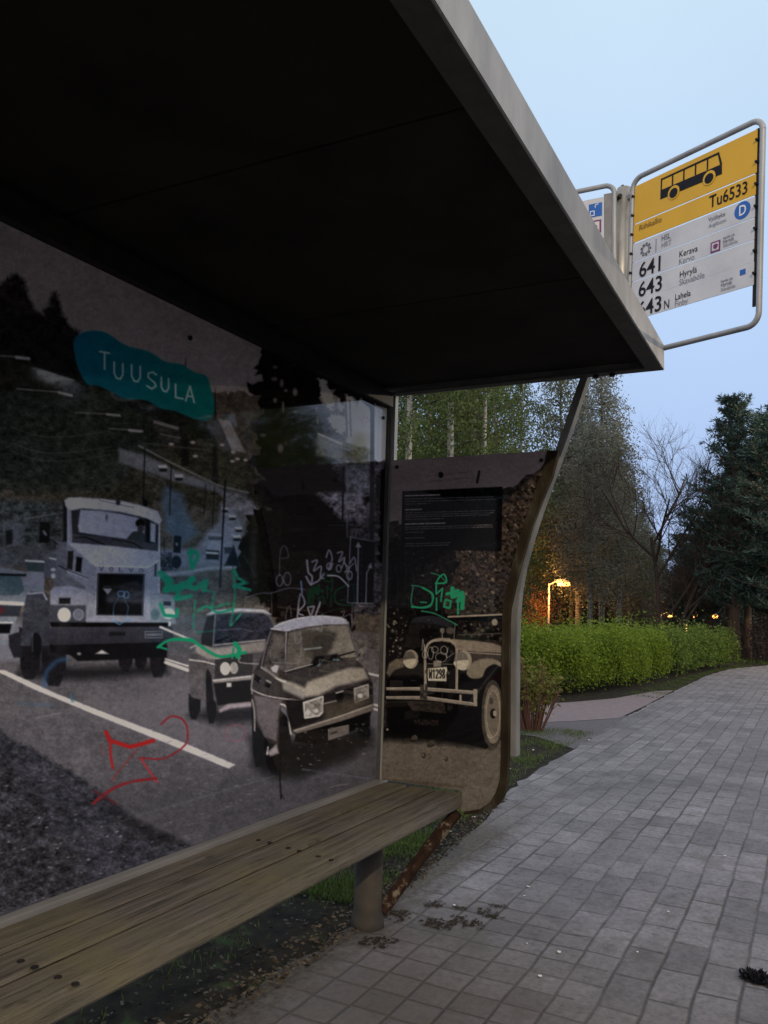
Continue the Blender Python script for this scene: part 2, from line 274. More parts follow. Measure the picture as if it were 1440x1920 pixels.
class Canvas:
    def __init__(s, x0, y0, x1, y1, sc):
        s.x0, s.y0, s.sc = x0, y0, sc
        s.w = int((x1 - x0) * sc); s.h = int((y1 - y0) * sc)
        s.a = np.zeros((s.h, s.w, 3)); s.cr = (1, 0, 0)
    def crop(s, k, ox, oy): s.cr = (k, ox, oy)
    def T(s, p):
        p = np.array(p, float); k, ox, oy = s.cr
        return np.stack([((p[:, 0] / k + ox) - s.x0) * s.sc, ((p[:, 1] / k + oy) - s.y0) * s.sc], 1)
    def box(s, q, m):
        x0 = max(0, int(q[:, 0].min() - m)); x1 = min(s.w, int(q[:, 0].max() + m) + 2)
        y0 = max(0, int(q[:, 1].min() - m)); y1 = min(s.h, int(q[:, 1].max() + m) + 2)
        return x0, x1, y0, y1
    def put(s, bx, al, col, grad=None, tex=0, seed=0, q=None):
        x0, x1, y0, y1 = bx
        col = np.array(col if hasattr(col, '__len__') else (col, col, col), float)
        c = np.broadcast_to(col, al.shape + (3,)).copy()
        if grad is not None:
            c2 = np.array(grad[0] if hasattr(grad[0], '__len__') else (grad[0],) * 3, float)
            Y, X = np.mgrid[y0:y1, x0:x1]
            if grad[1] == 'v': t = (Y - q[:, 1].min()) / max(1e-6, np.ptp(q[:, 1]))
            else: t = (X - q[:, 0].min()) / max(1e-6, np.ptp(q[:, 0]))
            t = np.clip(t, 0, 1)[..., None]; c = c * (1 - t) + c2 * t
        if tex:
            n = vnoise(s.h, s.w, 1.6, 2.2, 50 + seed)[y0:y1, x0:x1] + vnoise(s.h, s.w, 5, 7, 90 + seed)[y0:y1, x0:x1] - 1
            c = c * (1 + tex * 1.6 * n[..., None])
        al = al[..., None]
        s.a[y0:y1, x0:x1] = s.a[y0:y1, x0:x1] * (1 - al) + c * al
    def poly(s, p, col, a=1., soft=.9, smooth=False, grad=None, tex=0, seed=0):
        q = s.T(p)
        if smooth: q = rom(q)
        bx = s.box(q, soft + 1); x0, x1, y0, y1 = bx
        if x1 <= x0 or y1 <= y0: return
        Y, X = np.mgrid[y0:y1, x0:x1] + .0
        ins = np.zeros(X.shape, bool); d2 = np.full(X.shape, 1e9)
        for i in range(len(q)):
            ax, ay = q[i - 1]; bx_, by = q[i]
            if ay != by:
                c = ((ay > Y) != (by > Y)) & (X < (bx_ - ax) * (Y - ay) / (by - ay) + ax); ins ^= c
            ex, ey = bx_ - ax, by - ay; L = ex * ex + ey * ey + 1e-9
            t = np.clip(((X - ax) * ex + (Y - ay) * ey) / L, 0, 1)
            d2 = np.minimum(d2, (X - ax - t * ex) ** 2 + (Y - ay - t * ey) ** 2)
        d = np.sqrt(d2) * np.where(ins, 1, -1)
        al = np.clip(.5 + d / (2 * soft), 0, 1) * a
        s.put(bx, al, col, grad, tex, seed, q)
    def line(s, p, wd, col, a=1., soft=.7, smooth=False, closed=False, fade=0, dry=0):
        q = s.T(p)
        if smooth: q = rom(q, 8, closed)
        elif closed: q = np.vstack([q, q[:1]])
        hw = wd * s.sc / s.cr[0] / 2
        bx = s.box(q, hw + soft + 1); x0, x1, y0, y1 = bx
        if x1 <= x0 or y1 <= y0: return
        Y, X = np.mgrid[y0:y1, x0:x1] + .0
        d2 = np.full(X.shape, 1e9)
        for i in range(1, len(q)):
            ax, ay = q[i - 1]; ex, ey = q[i] - q[i - 1]; L = ex * ex + ey * ey + 1e-9
            t = np.clip(((X - ax) * ex + (Y - ay) * ey) / L, 0, 1)
            d2 = np.minimum(d2, (X - ax - t * ex) ** 2 + (Y - ay - t * ey) ** 2)
        al = np.clip((hw + soft - np.sqrt(d2)) / (2 * soft), 0, min(1, hw / soft + .25)) * a
        if dry: al = al * np.clip(1.5 - dry * 2 * vnoise(s.h, s.w, 3, 5, 7)[y0:y1, x0:x1], 0, 1)
        s.put(bx, al, col)
    def ell(s, cx, cy, rx, ry, col, **k):
        t = np.linspace(0, 2 * math.pi, 20, endpoint=False)
        s.poly([(cx + rx * math.cos(v), cy + ry * math.sin(v)) for v in t], col, **k)
    def ring(s, cx, cy, rx, ry, wd, col, **k):
        t = np.linspace(0, 2 * math.pi, 20, endpoint=False)
        s.line([(cx + rx * math.cos(v), cy + ry * math.sin(v)) for v in t], wd, col, closed=True, **k)
    def flecks(s, p, n, size, cols, seed, asp=2., a=.8, rot=0.):
        r = np.random.RandomState(seed); q = s.T(p); k = s.sc / s.cr[0]
        x0, y0 = q.min(0); x1, y1 = q.max(0); done = 0
        for _ in range(n * 6):
            if done >= n: break
            x = r.uniform(x0, x1); y = r.uniform(y0, y1); ins = False
            for i in range(len(q)):
                ax, ay = q[i - 1]; bx, by = q[i]
                if (ay > y) != (by > y) and x < (bx - ax) * (y - ay) / (by - ay) + ax: ins = not ins
            if not ins: continue
            done += 1
            z = size * k * r.uniform(.4, 1.3); c = cols[r.randint(len(cols))]
            X0, X1, Y0, Y1 = max(0, int(x - z * asp - 1)), min(s.w, int(x + z * asp + 2)), max(0, int(y - z - 1)), min(s.h, int(y + z + 2))
            if X1 <= X0 or Y1 <= Y0: continue
            Y, X = np.mgrid[Y0:Y1, X0:X1]; cs, sn = math.cos(rot), math.sin(rot)
            u = ((X - x) * cs + (Y - y) * sn) / (z * asp); v = (-(X - x) * sn + (Y - y) * cs) / z
            al = np.clip(1.4 - np.sqrt(u * u + v * v) * 1.2, 0, 1) * a * r.uniform(.4, 1)
            s.put((X0, X1, Y0, Y1), al, c)
    def ragged(s, p, col, amp, seed, soft=.9, a=1., tex=0, step=7):
        q = np.array(p, float); r = np.random.RandomState(seed); out = []
        for i in range(len(q)):
            b, c = q[i], q[(i + 1) % len(q)]; L = np.hypot(*(c - b)); n = max(1, int(L / step))
            for j in range(n):
                t = j / n; out.append(b * (1 - t) + c * t + r.uniform(-amp, amp, 2))
        s.poly(out, col, a=a, soft=soft, tex=tex, seed=seed % 5)
    def spruce(s, x, y0, y1, w, col, seed, a=1., soft=.8):
        r = np.random.RandomState(seed); L = [(x, y0)]; Rr = []; n = max(6, int((y1 - y0) / (w * .16)))
        for i in range(1, n):
            t = i / n; ww = w * .5 * t ** .8
            L.append((x - ww * r.uniform(.55, 1.1), y0 + (y1 - y0) * t)); L.append((x - ww * r.uniform(.25, .6), y0 + (y1 - y0) * (t + .3 / n)))
            Rr.append((x + ww * r.uniform(.55, 1.1), y0 + (y1 - y0) * t)); Rr.append((x + ww * r.uniform(.25, .6), y0 + (y1 - y0) * (t + .3 / n)))
        s.poly(L + [(x - w * .4, y1), (x + w * .4, y1)] + Rr[::-1], col, a=a, soft=soft)
    def grain(s, amp, seed):
        r = np.random.RandomState(seed)
        g = r.randn(s.h, s.w); g = (g + np.roll(g, 1, 0) + np.roll(g, 1, 1)) / 1.8
        s.a *= (1 + amp * g[..., None])
        for cell, k in ((2.2, .09), (5, .08), (16, .06), (60, .05)): s.a *= 1 + k * (vnoise(s.h, s.w, cell, cell * 1.3, seed + int(cell * 7)) - .5)[..., None]
    def text(s, txt, x, y, hgt, col, wd, slope=0., gap=.35, wr=.6, a=1.):
        G = {'V': [[(0, 0), (.5, 1), (1, 0)]], 'O': [[(.5, 0), (1, .3), (1, .7), (.5, 1), (0, .7), (0, .3), (.5, 0)]], 'L': [[(0, 0), (0, 1), (1, 1)]],
             'T': [[(0, 0), (1, 0)], [(.5, 0), (.5, 1)]], 'U': [[(0, 0), (0, .7), (.3, 1), (.7, 1), (1, .7), (1, 0)]],
             'S': [[(1, .12), (.6, 0), (.15, .1), (.1, .35), (.8, .6), (.95, .8), (.5, 1), (0, .88)]], 'A': [[(0, 1), (.5, 0), (1, 1)], [(.2, .65), (.8, .65)]],
             'W': [[(0, 0), (.1, 1), (.5, .35), (.9, 1), (1, 0)]], '1': [[(.2, .2), (.6, 0), (.6, 1)]], '2': [[(0, .2), (.4, 0), (.9, .1), (.9, .4), (0, 1), (1, 1)]],
             '9': [[(.9, .4), (.5, .55), (.1, .4), (.1, .15), (.5, 0), (.9, .15), (.9, .7), (.6, 1), (.1, .95)]],
             '8': [[(.5, .48), (.1, .3), (.2, .05), (.5, 0), (.8, .05), (.9, .3), (.5, .48), (.05, .7), (.2, 1), (.8, 1), (.95, .7), (.5, .48)]]}
        for ch in txt:
            if ch != ' ':
                for st in G[ch]:
                    s.line([(x + u * hgt * wr, y + v * hgt + slope * u * hgt * wr) for u, v in st], wd, col, a=a)
            x += hgt * (wr + gap); y += slope * hgt * (wr + gap)

def paint_road_print():
    c = Canvas(-260, 330, 745, 1800, .6)
    warm = np.array((1.06, .98, .97)); Wm = lambda v: tuple(v * warm); Cm = lambda v: (v * .97, v * .98, v * 1.06)
    c.crop(1, 0, 0)
    # overcast sky of the old photo
    c.poly([(-300, 300), (760, 300), (760, 1000), (-300, 1000)], Wm(92), tex=.03)
    # far hillside with buildings
    c.ragged([(-300, 600), (120, 640), (260, 690), (400, 735), (480, 738), (540, 745), (760, 800), (760, 1250), (-300, 1250)], (58, 52, 46), 7, 3, tex=.18)
    c.ragged([(-300, 650), (140, 700), (300, 770), (410, 800), (500, 900), (500, 960), (-300, 900)], (45, 42, 35), 9, 4, tex=.25)
    c.crop(3, 0, 400)
    for x, y0, w, sd in ((-260, 260, 200, 1), (-60, 330, 170, 2), (30, 335, 150, 3), (95, 330, 170, 4), (150, 420, 170, 5), (300, 425, 150, 6), (-160, 400, 200, 8), (355, 590, 120, 9), (430, 640, 110, 10), (215, 540, 120, 11), (1210, 960, 60, 12), (1030, 800, 50, 13), (-400, 200, 260, 14), (-600, 240, 260, 15)):
        c.spruce(x + (sd * 37 % 23) - 10, y0 + 12, y0 + 620, w * (1.1 + .5 * (sd % 3)), (27, 24, 24), sd)
    c.ragged([(-900, 420), (-300, 380), (-60, 420), (20, 385), (60, 345), (100, 340), (140, 380), (152, 460), (200, 545), (230, 565), (270, 525), (295, 440), (318, 440), (350, 565), (400, 645), (440, 655), (460, 900), (-900, 900)], (34, 30, 29), 9, 77, step=8, soft=2.2, tex=.3)
    c.ragged([(-900, 560), (180, 560), (420, 660), (700, 900), (1150, 1150), (1200, 1250), (760, 1300), (400, 1500), (-900, 1500)], (29, 27, 26), 14, 5, tex=.3, step=20)
    c.ragged([(-900, 1000), (600, 1000), (1000, 1230), (600, 1560), (-900, 1560)], (35, 38, 36), 16, 6, tex=.35, a=.75, step=20)
    # building roofs on the hill
    c.poly([(1225, 1155), (1290, 1165), (1380, 1345), (1300, 1332)], Wm(98), tex=.03)
    c.poly([(1160, 1180), (1225, 1155), (1300, 1332), (1240, 1330)], Wm(50))
    c.poly([(862, 1160), (1005, 1200), (1000, 1218), (862, 1178)], Wm(82))
    c.poly([(870, 1190), (1010, 1222), (1010, 1290), (880, 1262)], Wm(44), tex=.2)
    c.line([(900, 1240), (1010, 1262)], 8, Wm(70)); c.line([(800, 1290), (1180, 1330)], 9, Wm(60), a=.7)
    c.crop(3.13, 260, 760)
    for x, y in ((190, 225), (315, 215), (330, 295), (548, 325), (578, 312), (625, 318), (552, 272), (487, 230)): c.ell(x, y, 14, 8, Wm(120))
    # the road running down the hill
    c.poly([(-120, 250), (40, 290), (220, 380), (460, 470), (640, 640), (620, 700), (560, 560), (430, 500), (200, 440), (-120, 330)], (76, 76, 80), soft=2, tex=.1)
    c.line([(0, 235), (200, 340), (470, 470), (640, 510)], 12, (88, 86, 84), a=.8)
    c.line([(30, 390), (140, 440), (200, 560), (230, 700), (350, 740)], 12, (70, 74, 80), a=.4)
    c.poly([(150, 470), (260, 520), (280, 620), (320, 700), (350, 750), (250, 810), (160, 730), (130, 560)], (58, 68, 78), soft=4, tex=.1)
    c.poly([(480, 490), (620, 520), (700, 600), (690, 690), (600, 650), (500, 570)], (80, 78, 82), soft=3, tex=.25)
    c.poly([(480, 570), (560, 610), (610, 700), (600, 900), (500, 900), (380, 900), (330, 860), (400, 740), (470, 680)], (88, 90, 98), soft=3, tex=.08)
    c.poly([(-260, 850), (300, 840), (680, 830), (680, 930), (300, 950), (-260, 1010)], (82, 84, 92), soft=3, tex=.06)
    c.line([(120, 1000), (400, 955), (640, 945)], 18, (112, 114, 120), soft=2)
    for x, y, w in ((140, 365, 28), (235, 420, 26), (505, 610, 20), (548, 655, 22), (585, 725, 22), (575, 775, 26), (520, 825, 26)):
        c.ell(x, y, w, w * .62, (40, 40, 44)); c.poly([(x - w, y - w * .6), (x + w * .7, y - w * .65), (x + w, y), (x - w * .9, y)], (138, 140, 146)); c.ell(x, y + w * .5, w * .9, w * .28, (24, 24, 27))
    # van, signs, street poles
    c.poly([(400, 745), (495, 750), (495, 850), (400, 845)], (100, 102, 112)); c.poly([(405, 765), (490, 768), (488, 790), (405, 788)], (52, 54, 60)); c.poly([(395, 845), (470, 850), (468, 905), (392, 900)], (26, 26, 30)); c.line([(398, 862), (460, 866)], 12, (120, 122, 128))
    c.poly([(498, 800), (545, 800), (548, 860), (500, 866)], (98, 100, 108)); c.poly([(500, 830), (545, 830), (545, 868), (500, 868)], (40, 40, 46))
    c.poly([(125, 865), (190, 860), (200, 965), (130, 970)], (44, 46, 54), tex=.3)
    for x, y0, y1, w in ((22, 250, 620, 7), (178, 350, 640, 6), (494, 440, 1064, 11), (380, 460, 640, 4), (430, 480, 720, 4)): c.line([(x + 12, y0), (x - 20 if x == 494 else x, y1)], w, (22, 22, 28))
    c.crop(3, 0, 400)
    for y0, y1, x0, x1, w in ((795, 815, -60, 160, 16), (985, 1022, 95, 400, 14), (1118, 1135, 420, 670, 10), (1208, 1224, 610, 795, 12)):
        c.line([(x0, y0), (x1 - 60, (y0 + y1) / 2)], w * .35, (95, 92, 92)); c.line([(x1 - 70, (y0 + y1) / 2 + 2), (x1, y1)], w, (120, 117, 117), soft=1)
    for y in (1240, 1330, 1375): c.line([(60, y - 40), (220, y + 10), (400, y + 12), (620, y - 20)], 4, (60, 62, 64), smooth=True, a=.7)
    # the big dark spruce in the middle of the print
    c.crop(4, 400, 600)
    c.poly([(980, 420), (1400, 500), (1400, 1100), (1000, 1060)], (150, 143, 136), tex=.05, soft=2)
    c.ragged([(330, 150), (1400, 500), (1400, 640), (1160, 640), (1100, 600), (1080, 650), (1000, 560), (960, 640), (900, 540), (850, 520), (800, 560), (820, 640), (860, 760), (850, 880), (880, 980), (920, 1060), (1000, 1300), (1060, 1500), (1060, 2300), (900, 2500), (560, 2400), (480, 2250), (330, 2100), (180, 1990), (180, 1700), (250, 1560), (250, 1440), (420, 1400), (290, 1270), (380, 1180), (260, 1050), (360, 960), (270, 800), (370, 700), (330, 560), (250, 480), (370, 430), (290, 350), (380, 270)], (22, 17, 16), 26, 7, tex=.3, step=26)
    c.ragged([(1180, 1060), (1340, 1040), (1400, 2200), (1060, 2200), (1000, 1300), (880, 1060)], (46, 43, 46), 18, 17, tex=.5, step=24)
    for x, y, w, h, g in ((455, 440, 22, 14, 80), (510, 470, 14, 30, 82), (540, 525, 14, 10, 78), (610, 535, 18, 30, 86), (460, 600, 12, 16, 92), (520, 650, 8, 40, 92), (615, 685, 18, 8, 105), (780, 750, 10, 30, 92), (370, 860, 22, 12, 66), (500, 960, 22, 34, 68), (770, 660, 10, 20, 80), (460, 350, 18, 12, 66), (600, 330, 8, 20, 40)):
        c.ell(x, y, w, h, Wm(g), soft=1.4)
    for p in ([(800, 460), (830, 440), (860, 520), (900, 600), (880, 680), (840, 620), (800, 540)], [(860, 740), (900, 700), (980, 730), (990, 800), (960, 860), (900, 810)], [(1040, 690), (1090, 650), (1160, 680), (1200, 760), (1190, 940), (1100, 900), (1040, 840), (1080, 790)],
              [(1200, 640), (1290, 690), (1290, 1040), (1230, 1060), (1210, 900)], [(780, 440), (850, 450), (830, 490)], [(990, 560), (1060, 590), (1040, 640)], [(940, 590), (970, 650), (960, 690), (930, 640)]):
        c.ragged(p, Wm(168), 10, 21, soft=1.2)
    c.ragged([(1080, 700), (1170, 720), (1180, 780), (1130, 830), (1070, 760)], (88, 82, 80), 14, 31, a=.6, step=14)
    for x in (990, 1020): c.line([(x, 600), (x + 10, 870)], 14, (52, 44, 40), a=.8)
    c.poly([(780, 850), (1170, 960), (1170, 1090), (760, 1010)], (72, 70, 58), soft=2, tex=.25)
    c.line([(785, 850), (955, 925)], 17, (128, 124, 116)); c.line([(800, 900), (1020, 975)], 9, (92, 88, 78)); c.line([(820, 950), (1100, 1040)], 8, (80, 76, 64))
    c.poly([(1000, 1090), (1160, 1080), (1180, 1400), (1120, 1500), (1010, 1400)], (62, 62, 66), soft=3, tex=.35)
    c.poly([(770, 1300), (900, 1280), (1140, 1310), (1150, 1480), (960, 1500), (860, 1380)], (70, 66, 70), soft=3, tex=.5)
    c.line([(790, 1290), (900, 1350), (870, 1400)], 10, (100, 96, 98), a=.7)
    c.flecks([(200, 1300), (1000, 1300), (1000, 2300), (260, 2200)], 110, 6, [(60, 56, 58), (45, 42, 46), (10, 9, 10)], 3, asp=1)
    c.flecks([(300, 250), (1200, 500), (1200, 1000), (300, 1000)], 150, 7, [(58, 50, 46), (12, 10, 10), (40, 32, 28)], 4, asp=1)
    c.line([(975, 1100), (960, 1680)], 13, (18, 18, 22)); c.line([(1190, 620), (1185, 1740)], 32, (26, 25, 30)); c.ell(1160, 1340, 30, 22, 14)
    c.line([(1000, 1100), (1000, 1620)], 12, (84, 82, 86), a=.6)
    c.ragged([(1290, 1070), (1330, 1060), (1345, 1900), (1240, 1800), (1250, 1400), (1215, 1300), (1240, 1180)], (10, 10, 12), 14, 8, step=16)
    # asphalt
    c.crop(1, 0, 0)
    c.poly([(-300, 1140), (330, 1150), (720, 1190), (760, 1210), (760, 1900), (-300, 1900)], (58, 56, 58), soft=3, tex=.07)
    c.poly([(430, 1200), (720, 1190), (760, 1220), (760, 1290), (500, 1260)], (58, 54, 52), soft=3, tex=.2)
    c.poly([(300, 1270), (760, 1230), (760, 1380), (420, 1440), (150, 1330)], (70, 68, 71), a=.6, soft=14)
    c.poly([(150, 1480), (760, 1400), (760, 1900), (150, 1900)], (44, 43, 46), a=.6, soft=26)
    c.poly([(-300, 1150), (140, 1170), (140, 1230), (-300, 1260)], (74, 74, 80), soft=3)
    # pines and verge left of the truck
    c.crop(4, 0, 900)
    c.poly([(-800, 240), (0, 130), (470, 170), (480, 560), (0, 580), (-800, 640)], (46, 48, 48), soft=4, tex=.35)
    c.poly([(20, 300), (180, 320), (180, 500), (20, 490)], (58, 60, 64), soft=2, tex=.2); c.poly([(40, 370), (90, 370), (90, 480), (40, 480)], (26, 27, 30), soft=1.5)
    c.line([(180, 290), (470, 240)], 8, (84, 84, 86), a=.6); c.poly([(-800, 500), (300, 490), (480, 540), (480, 640), (-800, 700)], (56, 57, 60), soft=4, tex=.15)
    # vehicles at the left edge
    c.poly([(-500, 640), (0, 650), (60, 660), (250, 700), (330, 760), (320, 900), (140, 950), (80, 1230), (-500, 1240)], (78, 82, 88))
    c.poly([(-300, 700), (150, 720), (180, 820), (140, 860), (-300, 870)], (48, 60, 64)); c.line([(-200, 700), (240, 712)], 20, (22, 24, 28)); c.line([(-200, 905), (165, 925)], 24, (140, 142, 146))
    c.poly([(-300, 930), (160, 940), (140, 1020), (-300, 1020)], (36, 38, 44)); c.line([(-200, 1065), (85, 1068)], 16, (120, 122, 126)); c.poly([(-300, 1075), (85, 1075), (70, 1150), (-300, 1150)], (18, 18, 22)); c.poly([(-300, 1150), (75, 1150), (70, 1200), (-300, 1190)], (84, 84, 90))
    c.poly([(190, 600), (320, 605), (330, 690), (200, 680)], (40, 50, 52)); c.line([(190, 602), (325, 610)], 12, (150, 152, 155)); c.poly([(200, 680), (330, 690), (330, 790), (180, 780)], (84, 85, 92))
    c.ell(10, 975, 20, 26, (60, 30, 34))
    # truck: shadow, tyres, chassis
    c.poly([(120, 1470), (600, 1500), (1260, 1450), (1240, 1380), (700, 1400), (360, 1400), (150, 1400)], (26, 25, 27), soft=5, a=.9)
    for p in ([(140, 1100), (310, 1130), (300, 1400), (250, 1490), (180, 1490), (150, 1400)], [(300, 1200), (495, 1220), (490, 1440), (440, 1545), (360, 1540), (310, 1440)], [(880, 1280), (1000, 1280), (990, 1380), (960, 1430), (910, 1428), (890, 1390)], [(1005, 1290), (1105, 1290), (1098, 1370), (1070, 1420), (1030, 1420), (1008, 1380)], [(1115, 1260), (1255, 1240), (1245, 1400), (1210, 1475), (1150, 1478), (1125, 1400)]):
        c.poly(p, (25, 24, 27), smooth=False, tex=.15)
    c.poly([(60, 1160), (160, 1130), (160, 1330), (100, 1330), (65, 1250)], (30, 30, 35))
    c.poly([(360, 1210), (1250, 1200), (1240, 1320), (880, 1345), (580, 1355), (520, 1310), (380, 1290)], (20, 19, 21)); c.poly([(715, 1300), (760, 1272), (810, 1300)], (120, 118, 118)); c.ell(590, 1300, 14, 10, (90, 90, 90))
    c.poly([(195, 860), (230, 832), (340, 840), (375, 900), (370, 1240), (150, 1240), (170, 1000)], (40, 41, 47), tex=.12); c.line([(205, 850), (320, 840), (345, 890)], 14, (98, 100, 106)); c.ell(270, 1230, 40, 90, (20, 20, 23)); c.line([(240, 1150), (240, 1280)], 8, (60, 60, 66), a=.6)
    # cab
    c.poly([(470, 150), (520, 160), (520, 470), (430, 640), (415, 560), (470, 440)], (24, 24, 27)); c.poly([(420, 455), (500, 460), (520, 520), (500, 700), (640, 760), (640, 830), (400, 790), (410, 640)], (66, 67, 72), tex=.08)
    c.poly([(500, 200), (900, 170), (1190, 290), (1195, 1080), (640, 1080), (640, 760), (500, 690)], (96, 98, 108), tex=.04)
    c.poly([(480, 150), (510, 130), (600, 128), (760, 140), (930, 158), (1080, 195), (1180, 230), (1212, 300), (1195, 328), (1110, 285), (960, 240), (760, 215), (600, 208), (520, 225), (488, 190)], (134, 135, 142), grad=((112, 113, 122), 'h'), tex=.05)
    c.poly([(530, 225), (620, 210), (900, 238), (1100, 285), (1190, 335), (1180, 528), (860, 490), (540, 465)], (28, 29, 33))
    c.poly([(600, 220), (760, 228), (900, 250), (1070, 290), (1085, 310), (1080, 440), (960, 440), (830, 425), (590, 388), (582, 340)], (106, 109, 120), grad=((94, 97, 108), 'h'), tex=.03)
    c.poly([(1125, 315), (1165, 330), (1160, 465), (1125, 455)], (100, 104, 114)); c.poly([(1090, 290), (1120, 300), (1118, 470), (1088, 460)], (20, 20, 23))
    c.ell(1050, 320, 38, 34, (16, 16, 18)); c.ell(1052, 360, 26, 30, (42, 40, 42)); c.poly([(950, 430), (990, 385), (1050, 375), (1090, 410), (1085, 470), (950, 450)], (36, 40, 42)); c.ell(797, 278, 9, 26, (56, 58, 64))
    c.poly([(540, 400), (860, 430), (1180, 480), (1180, 530), (860, 492), (540, 462)], (44, 44, 50)); c.line([(560, 430), (640, 425), (780, 480)], 8, (18, 18, 20)); c.line([(840, 440), (1000, 470), (1060, 510)], 7, (18, 18, 20))
    c.line([(520, 220), (530, 470)], 12, (84, 86, 92)); c.line([(1192, 335), (1190, 1060)], 8, (126, 128, 134))
    c.poly([(520, 470), (860, 500), (1185, 535), (1190, 600), (1110, 655), (900, 650), (720, 642), (640, 600), (545, 510)], (114, 116, 126), grad=((104, 106, 116), 'h'), tex=.03)
    c.line([(620, 588), (720, 640), (1110, 652), (1180, 600)], 7, (136, 138, 146)); c.poly([(500, 480), (545, 505), (720, 650), (700, 1060), (640, 1060), (640, 800), (500, 700)], (84, 86, 94), tex=.04)
    c.poly([(505, 530), (548, 528), (540, 672), (500, 662)], (17, 17, 20)); c.poly([(570, 570), (616, 580), (604, 690), (560, 680)], (17, 17, 20)); c.line([(440, 640), (540, 690), (655, 738)], 10, (36, 36, 40)); c.line([(500, 680), (655, 742)], 4, (140, 140, 146)); c.poly([(1158, 630), (1170, 625), (1168, 720), (1156, 715)], (18, 18, 20))
    c.text('VOLVO', 745, 648, 28, (34, 34, 40), 6, slope=.05, gap=1.75, wr=.9)
    c.poly([(716, 684), (1094, 690), (1082, 1030), (706, 1024)], (44, 45, 52)); c.line([(720, 688), (1090, 694), (1078, 1024), (710, 1018)], 7, (116, 118, 124), closed=True); c.poly([(740, 702), (1070, 708), (1060, 1008), (728, 1004)], (15, 14, 17), tex=.2)
    c.poly([(768, 810), (838, 812), (805, 856)], (94, 95, 100)); c.line([(775, 795), (830, 797)], 5, (60, 60, 66)); c.poly([(640, 1030), (1120, 1036), (1120, 1072), (640, 1068)], (92, 93, 102))
    c.poly([(372, 830), (400, 798), (520, 790), (640, 822), (646, 938), (376, 934)], (100, 102, 110), grad=((84, 86, 94), 'v'), tex=.04); c.poly([(438, 880), (526, 880), (524, 926), (438, 926)], (22, 22, 26))
    c.poly([(374, 936), (642, 938), (640, 1075), (380, 1070)], (44, 45, 52)); c.ell(478, 1008, 48, 52, (158, 162, 166)); c.ell(585, 1006, 40, 42, (66, 68, 76)); c.ring(585, 1006, 38, 40, 5, (86, 88, 94)); c.ell(450, 1085, 17, 17, (150, 152, 154))
    c.poly([(1120, 850), (1190, 845), (1305, 860), (1312, 1075), (1122, 1068)], (84, 88, 94), tex=.05); c.poly([(1222, 905), (1280, 908), (1280, 940), (1222, 938)], (30, 34, 38)); c.ell(1160, 1005, 34, 42, (54, 68, 72)); c.ell(1260, 1000, 48, 40, (134, 142, 142)); c.ell(1265, 1075, 14, 16, (150, 152, 152))
    c.poly([(370, 1062), (1260, 1066), (1260, 1105), (380, 1102)], (15, 14, 16)); c.poly([(366, 1102), (1290, 1096), (1300, 1190), (1250, 1212), (860, 1222), (400, 1236), (336, 1210)], (41, 41, 47), grad=((34, 34, 39), 'v'), tex=.05)
    c.line([(1086, 1134), (1216, 1132), (1212, 1180), (1084, 1180)], 5, (76, 77, 82), closed=True); c.line([(1100, 1158), (1200, 1156)], 22, (58, 59, 64)); c.line([(1108, 1158), (1196, 1156)], 8, (84, 85, 90), dry=.8); c.poly([(815, 1135), (940, 1135), (935, 1165), (815, 1165)], (24, 24, 27))
    for p in ([(295, 310), (372, 312), (368, 470), (288, 465)], [(1304, 414), (1358, 420), (1350, 546), (1296, 540)]): c.poly(p, (20, 20, 23))
    c.line([(325, 385), (340, 405)], 18, (80, 80, 84)); c.ell(1322, 478, 9, 12, (80, 80, 84)); c.ell(1320, 612, 38, 50, (24, 24, 27)); c.line([(372, 440), (430, 480)], 7, (22, 22, 25)); c.line([(1200, 360), (1300, 410)], 4, (70, 70, 74)); c.line([(1226, 440), (1232, 560)], 5, (24, 24, 28))
    c.poly([(330, 600), (400, 590), (410, 640), (405, 735), (330, 730)], (56, 58, 64)); c.ell(395, 668, 18, 12, (120, 122, 126)); c.ell(395, 716, 16, 20, (126, 128, 132)); c.line([(370, 582), (415, 592)], 12, (126, 128, 132))
    c.line([(735, 140), (1008, 196)], 10, (146, 147, 152)); c.line([(730, 132), (750, 150), (1000, 202)], 6, (60, 60, 66)); c.ell(882, 165, 18, 22, (34, 34, 38)); c.ell(1088, 170, 20, 26, (18, 18, 22)); c.poly([(1200, 540), (1260, 545), (1280, 650), (1210, 680)], (50, 50, 56), tex=.5); c.line([(1200, 700), (1440, 700)], 26, (96, 98, 104), soft=2, a=.7)
    # road lines
    c.crop(1, 0, 0)
    for p, w in (([(300, 1175), (360, 1200)], 4), ([(310, 1235), (352, 1248)], 3), ([(310, 1241), (352, 1256)], 6), ([(690, 1262), (712, 1267)], 4), ([(700, 1320), (712, 1324)], 4), ([(700, 1328), (712, 1332)], 4)): c.line(p, w, (140, 136, 134))
    c.poly([(0, 1256), (8, 1256), (110, 1302), (220, 1345), (330, 1386), (440, 1433), (428, 1440), (300, 1388), (170, 1336), (60, 1290), (-80, 1222), (-80, 1212)], (136, 131, 132), soft=.8, tex=.05)
    # verge: gravel and grass at the lower left
    c.crop(2.88, 0, 1200)
    vg = [(-700, 200), (-40, 470), (120, 560), (350, 690), (520, 800), (640, 890), (760, 990), (1000, 1090), (1040, 1110), (1040, 1700), (-700, 1700)]
    c.ragged(vg, (37, 37, 41), 9, 40, soft=2.5, tex=.3, step=16)
    c.ragged([(-700, 520), (0, 620), (80, 700), (170, 800), (260, 920), (300, 1060), (420, 1180), (520, 1300), (520, 1700), (-700, 1700)], (34, 33, 36), 16, 41, soft=5, tex=.5, a=.85, step=24)
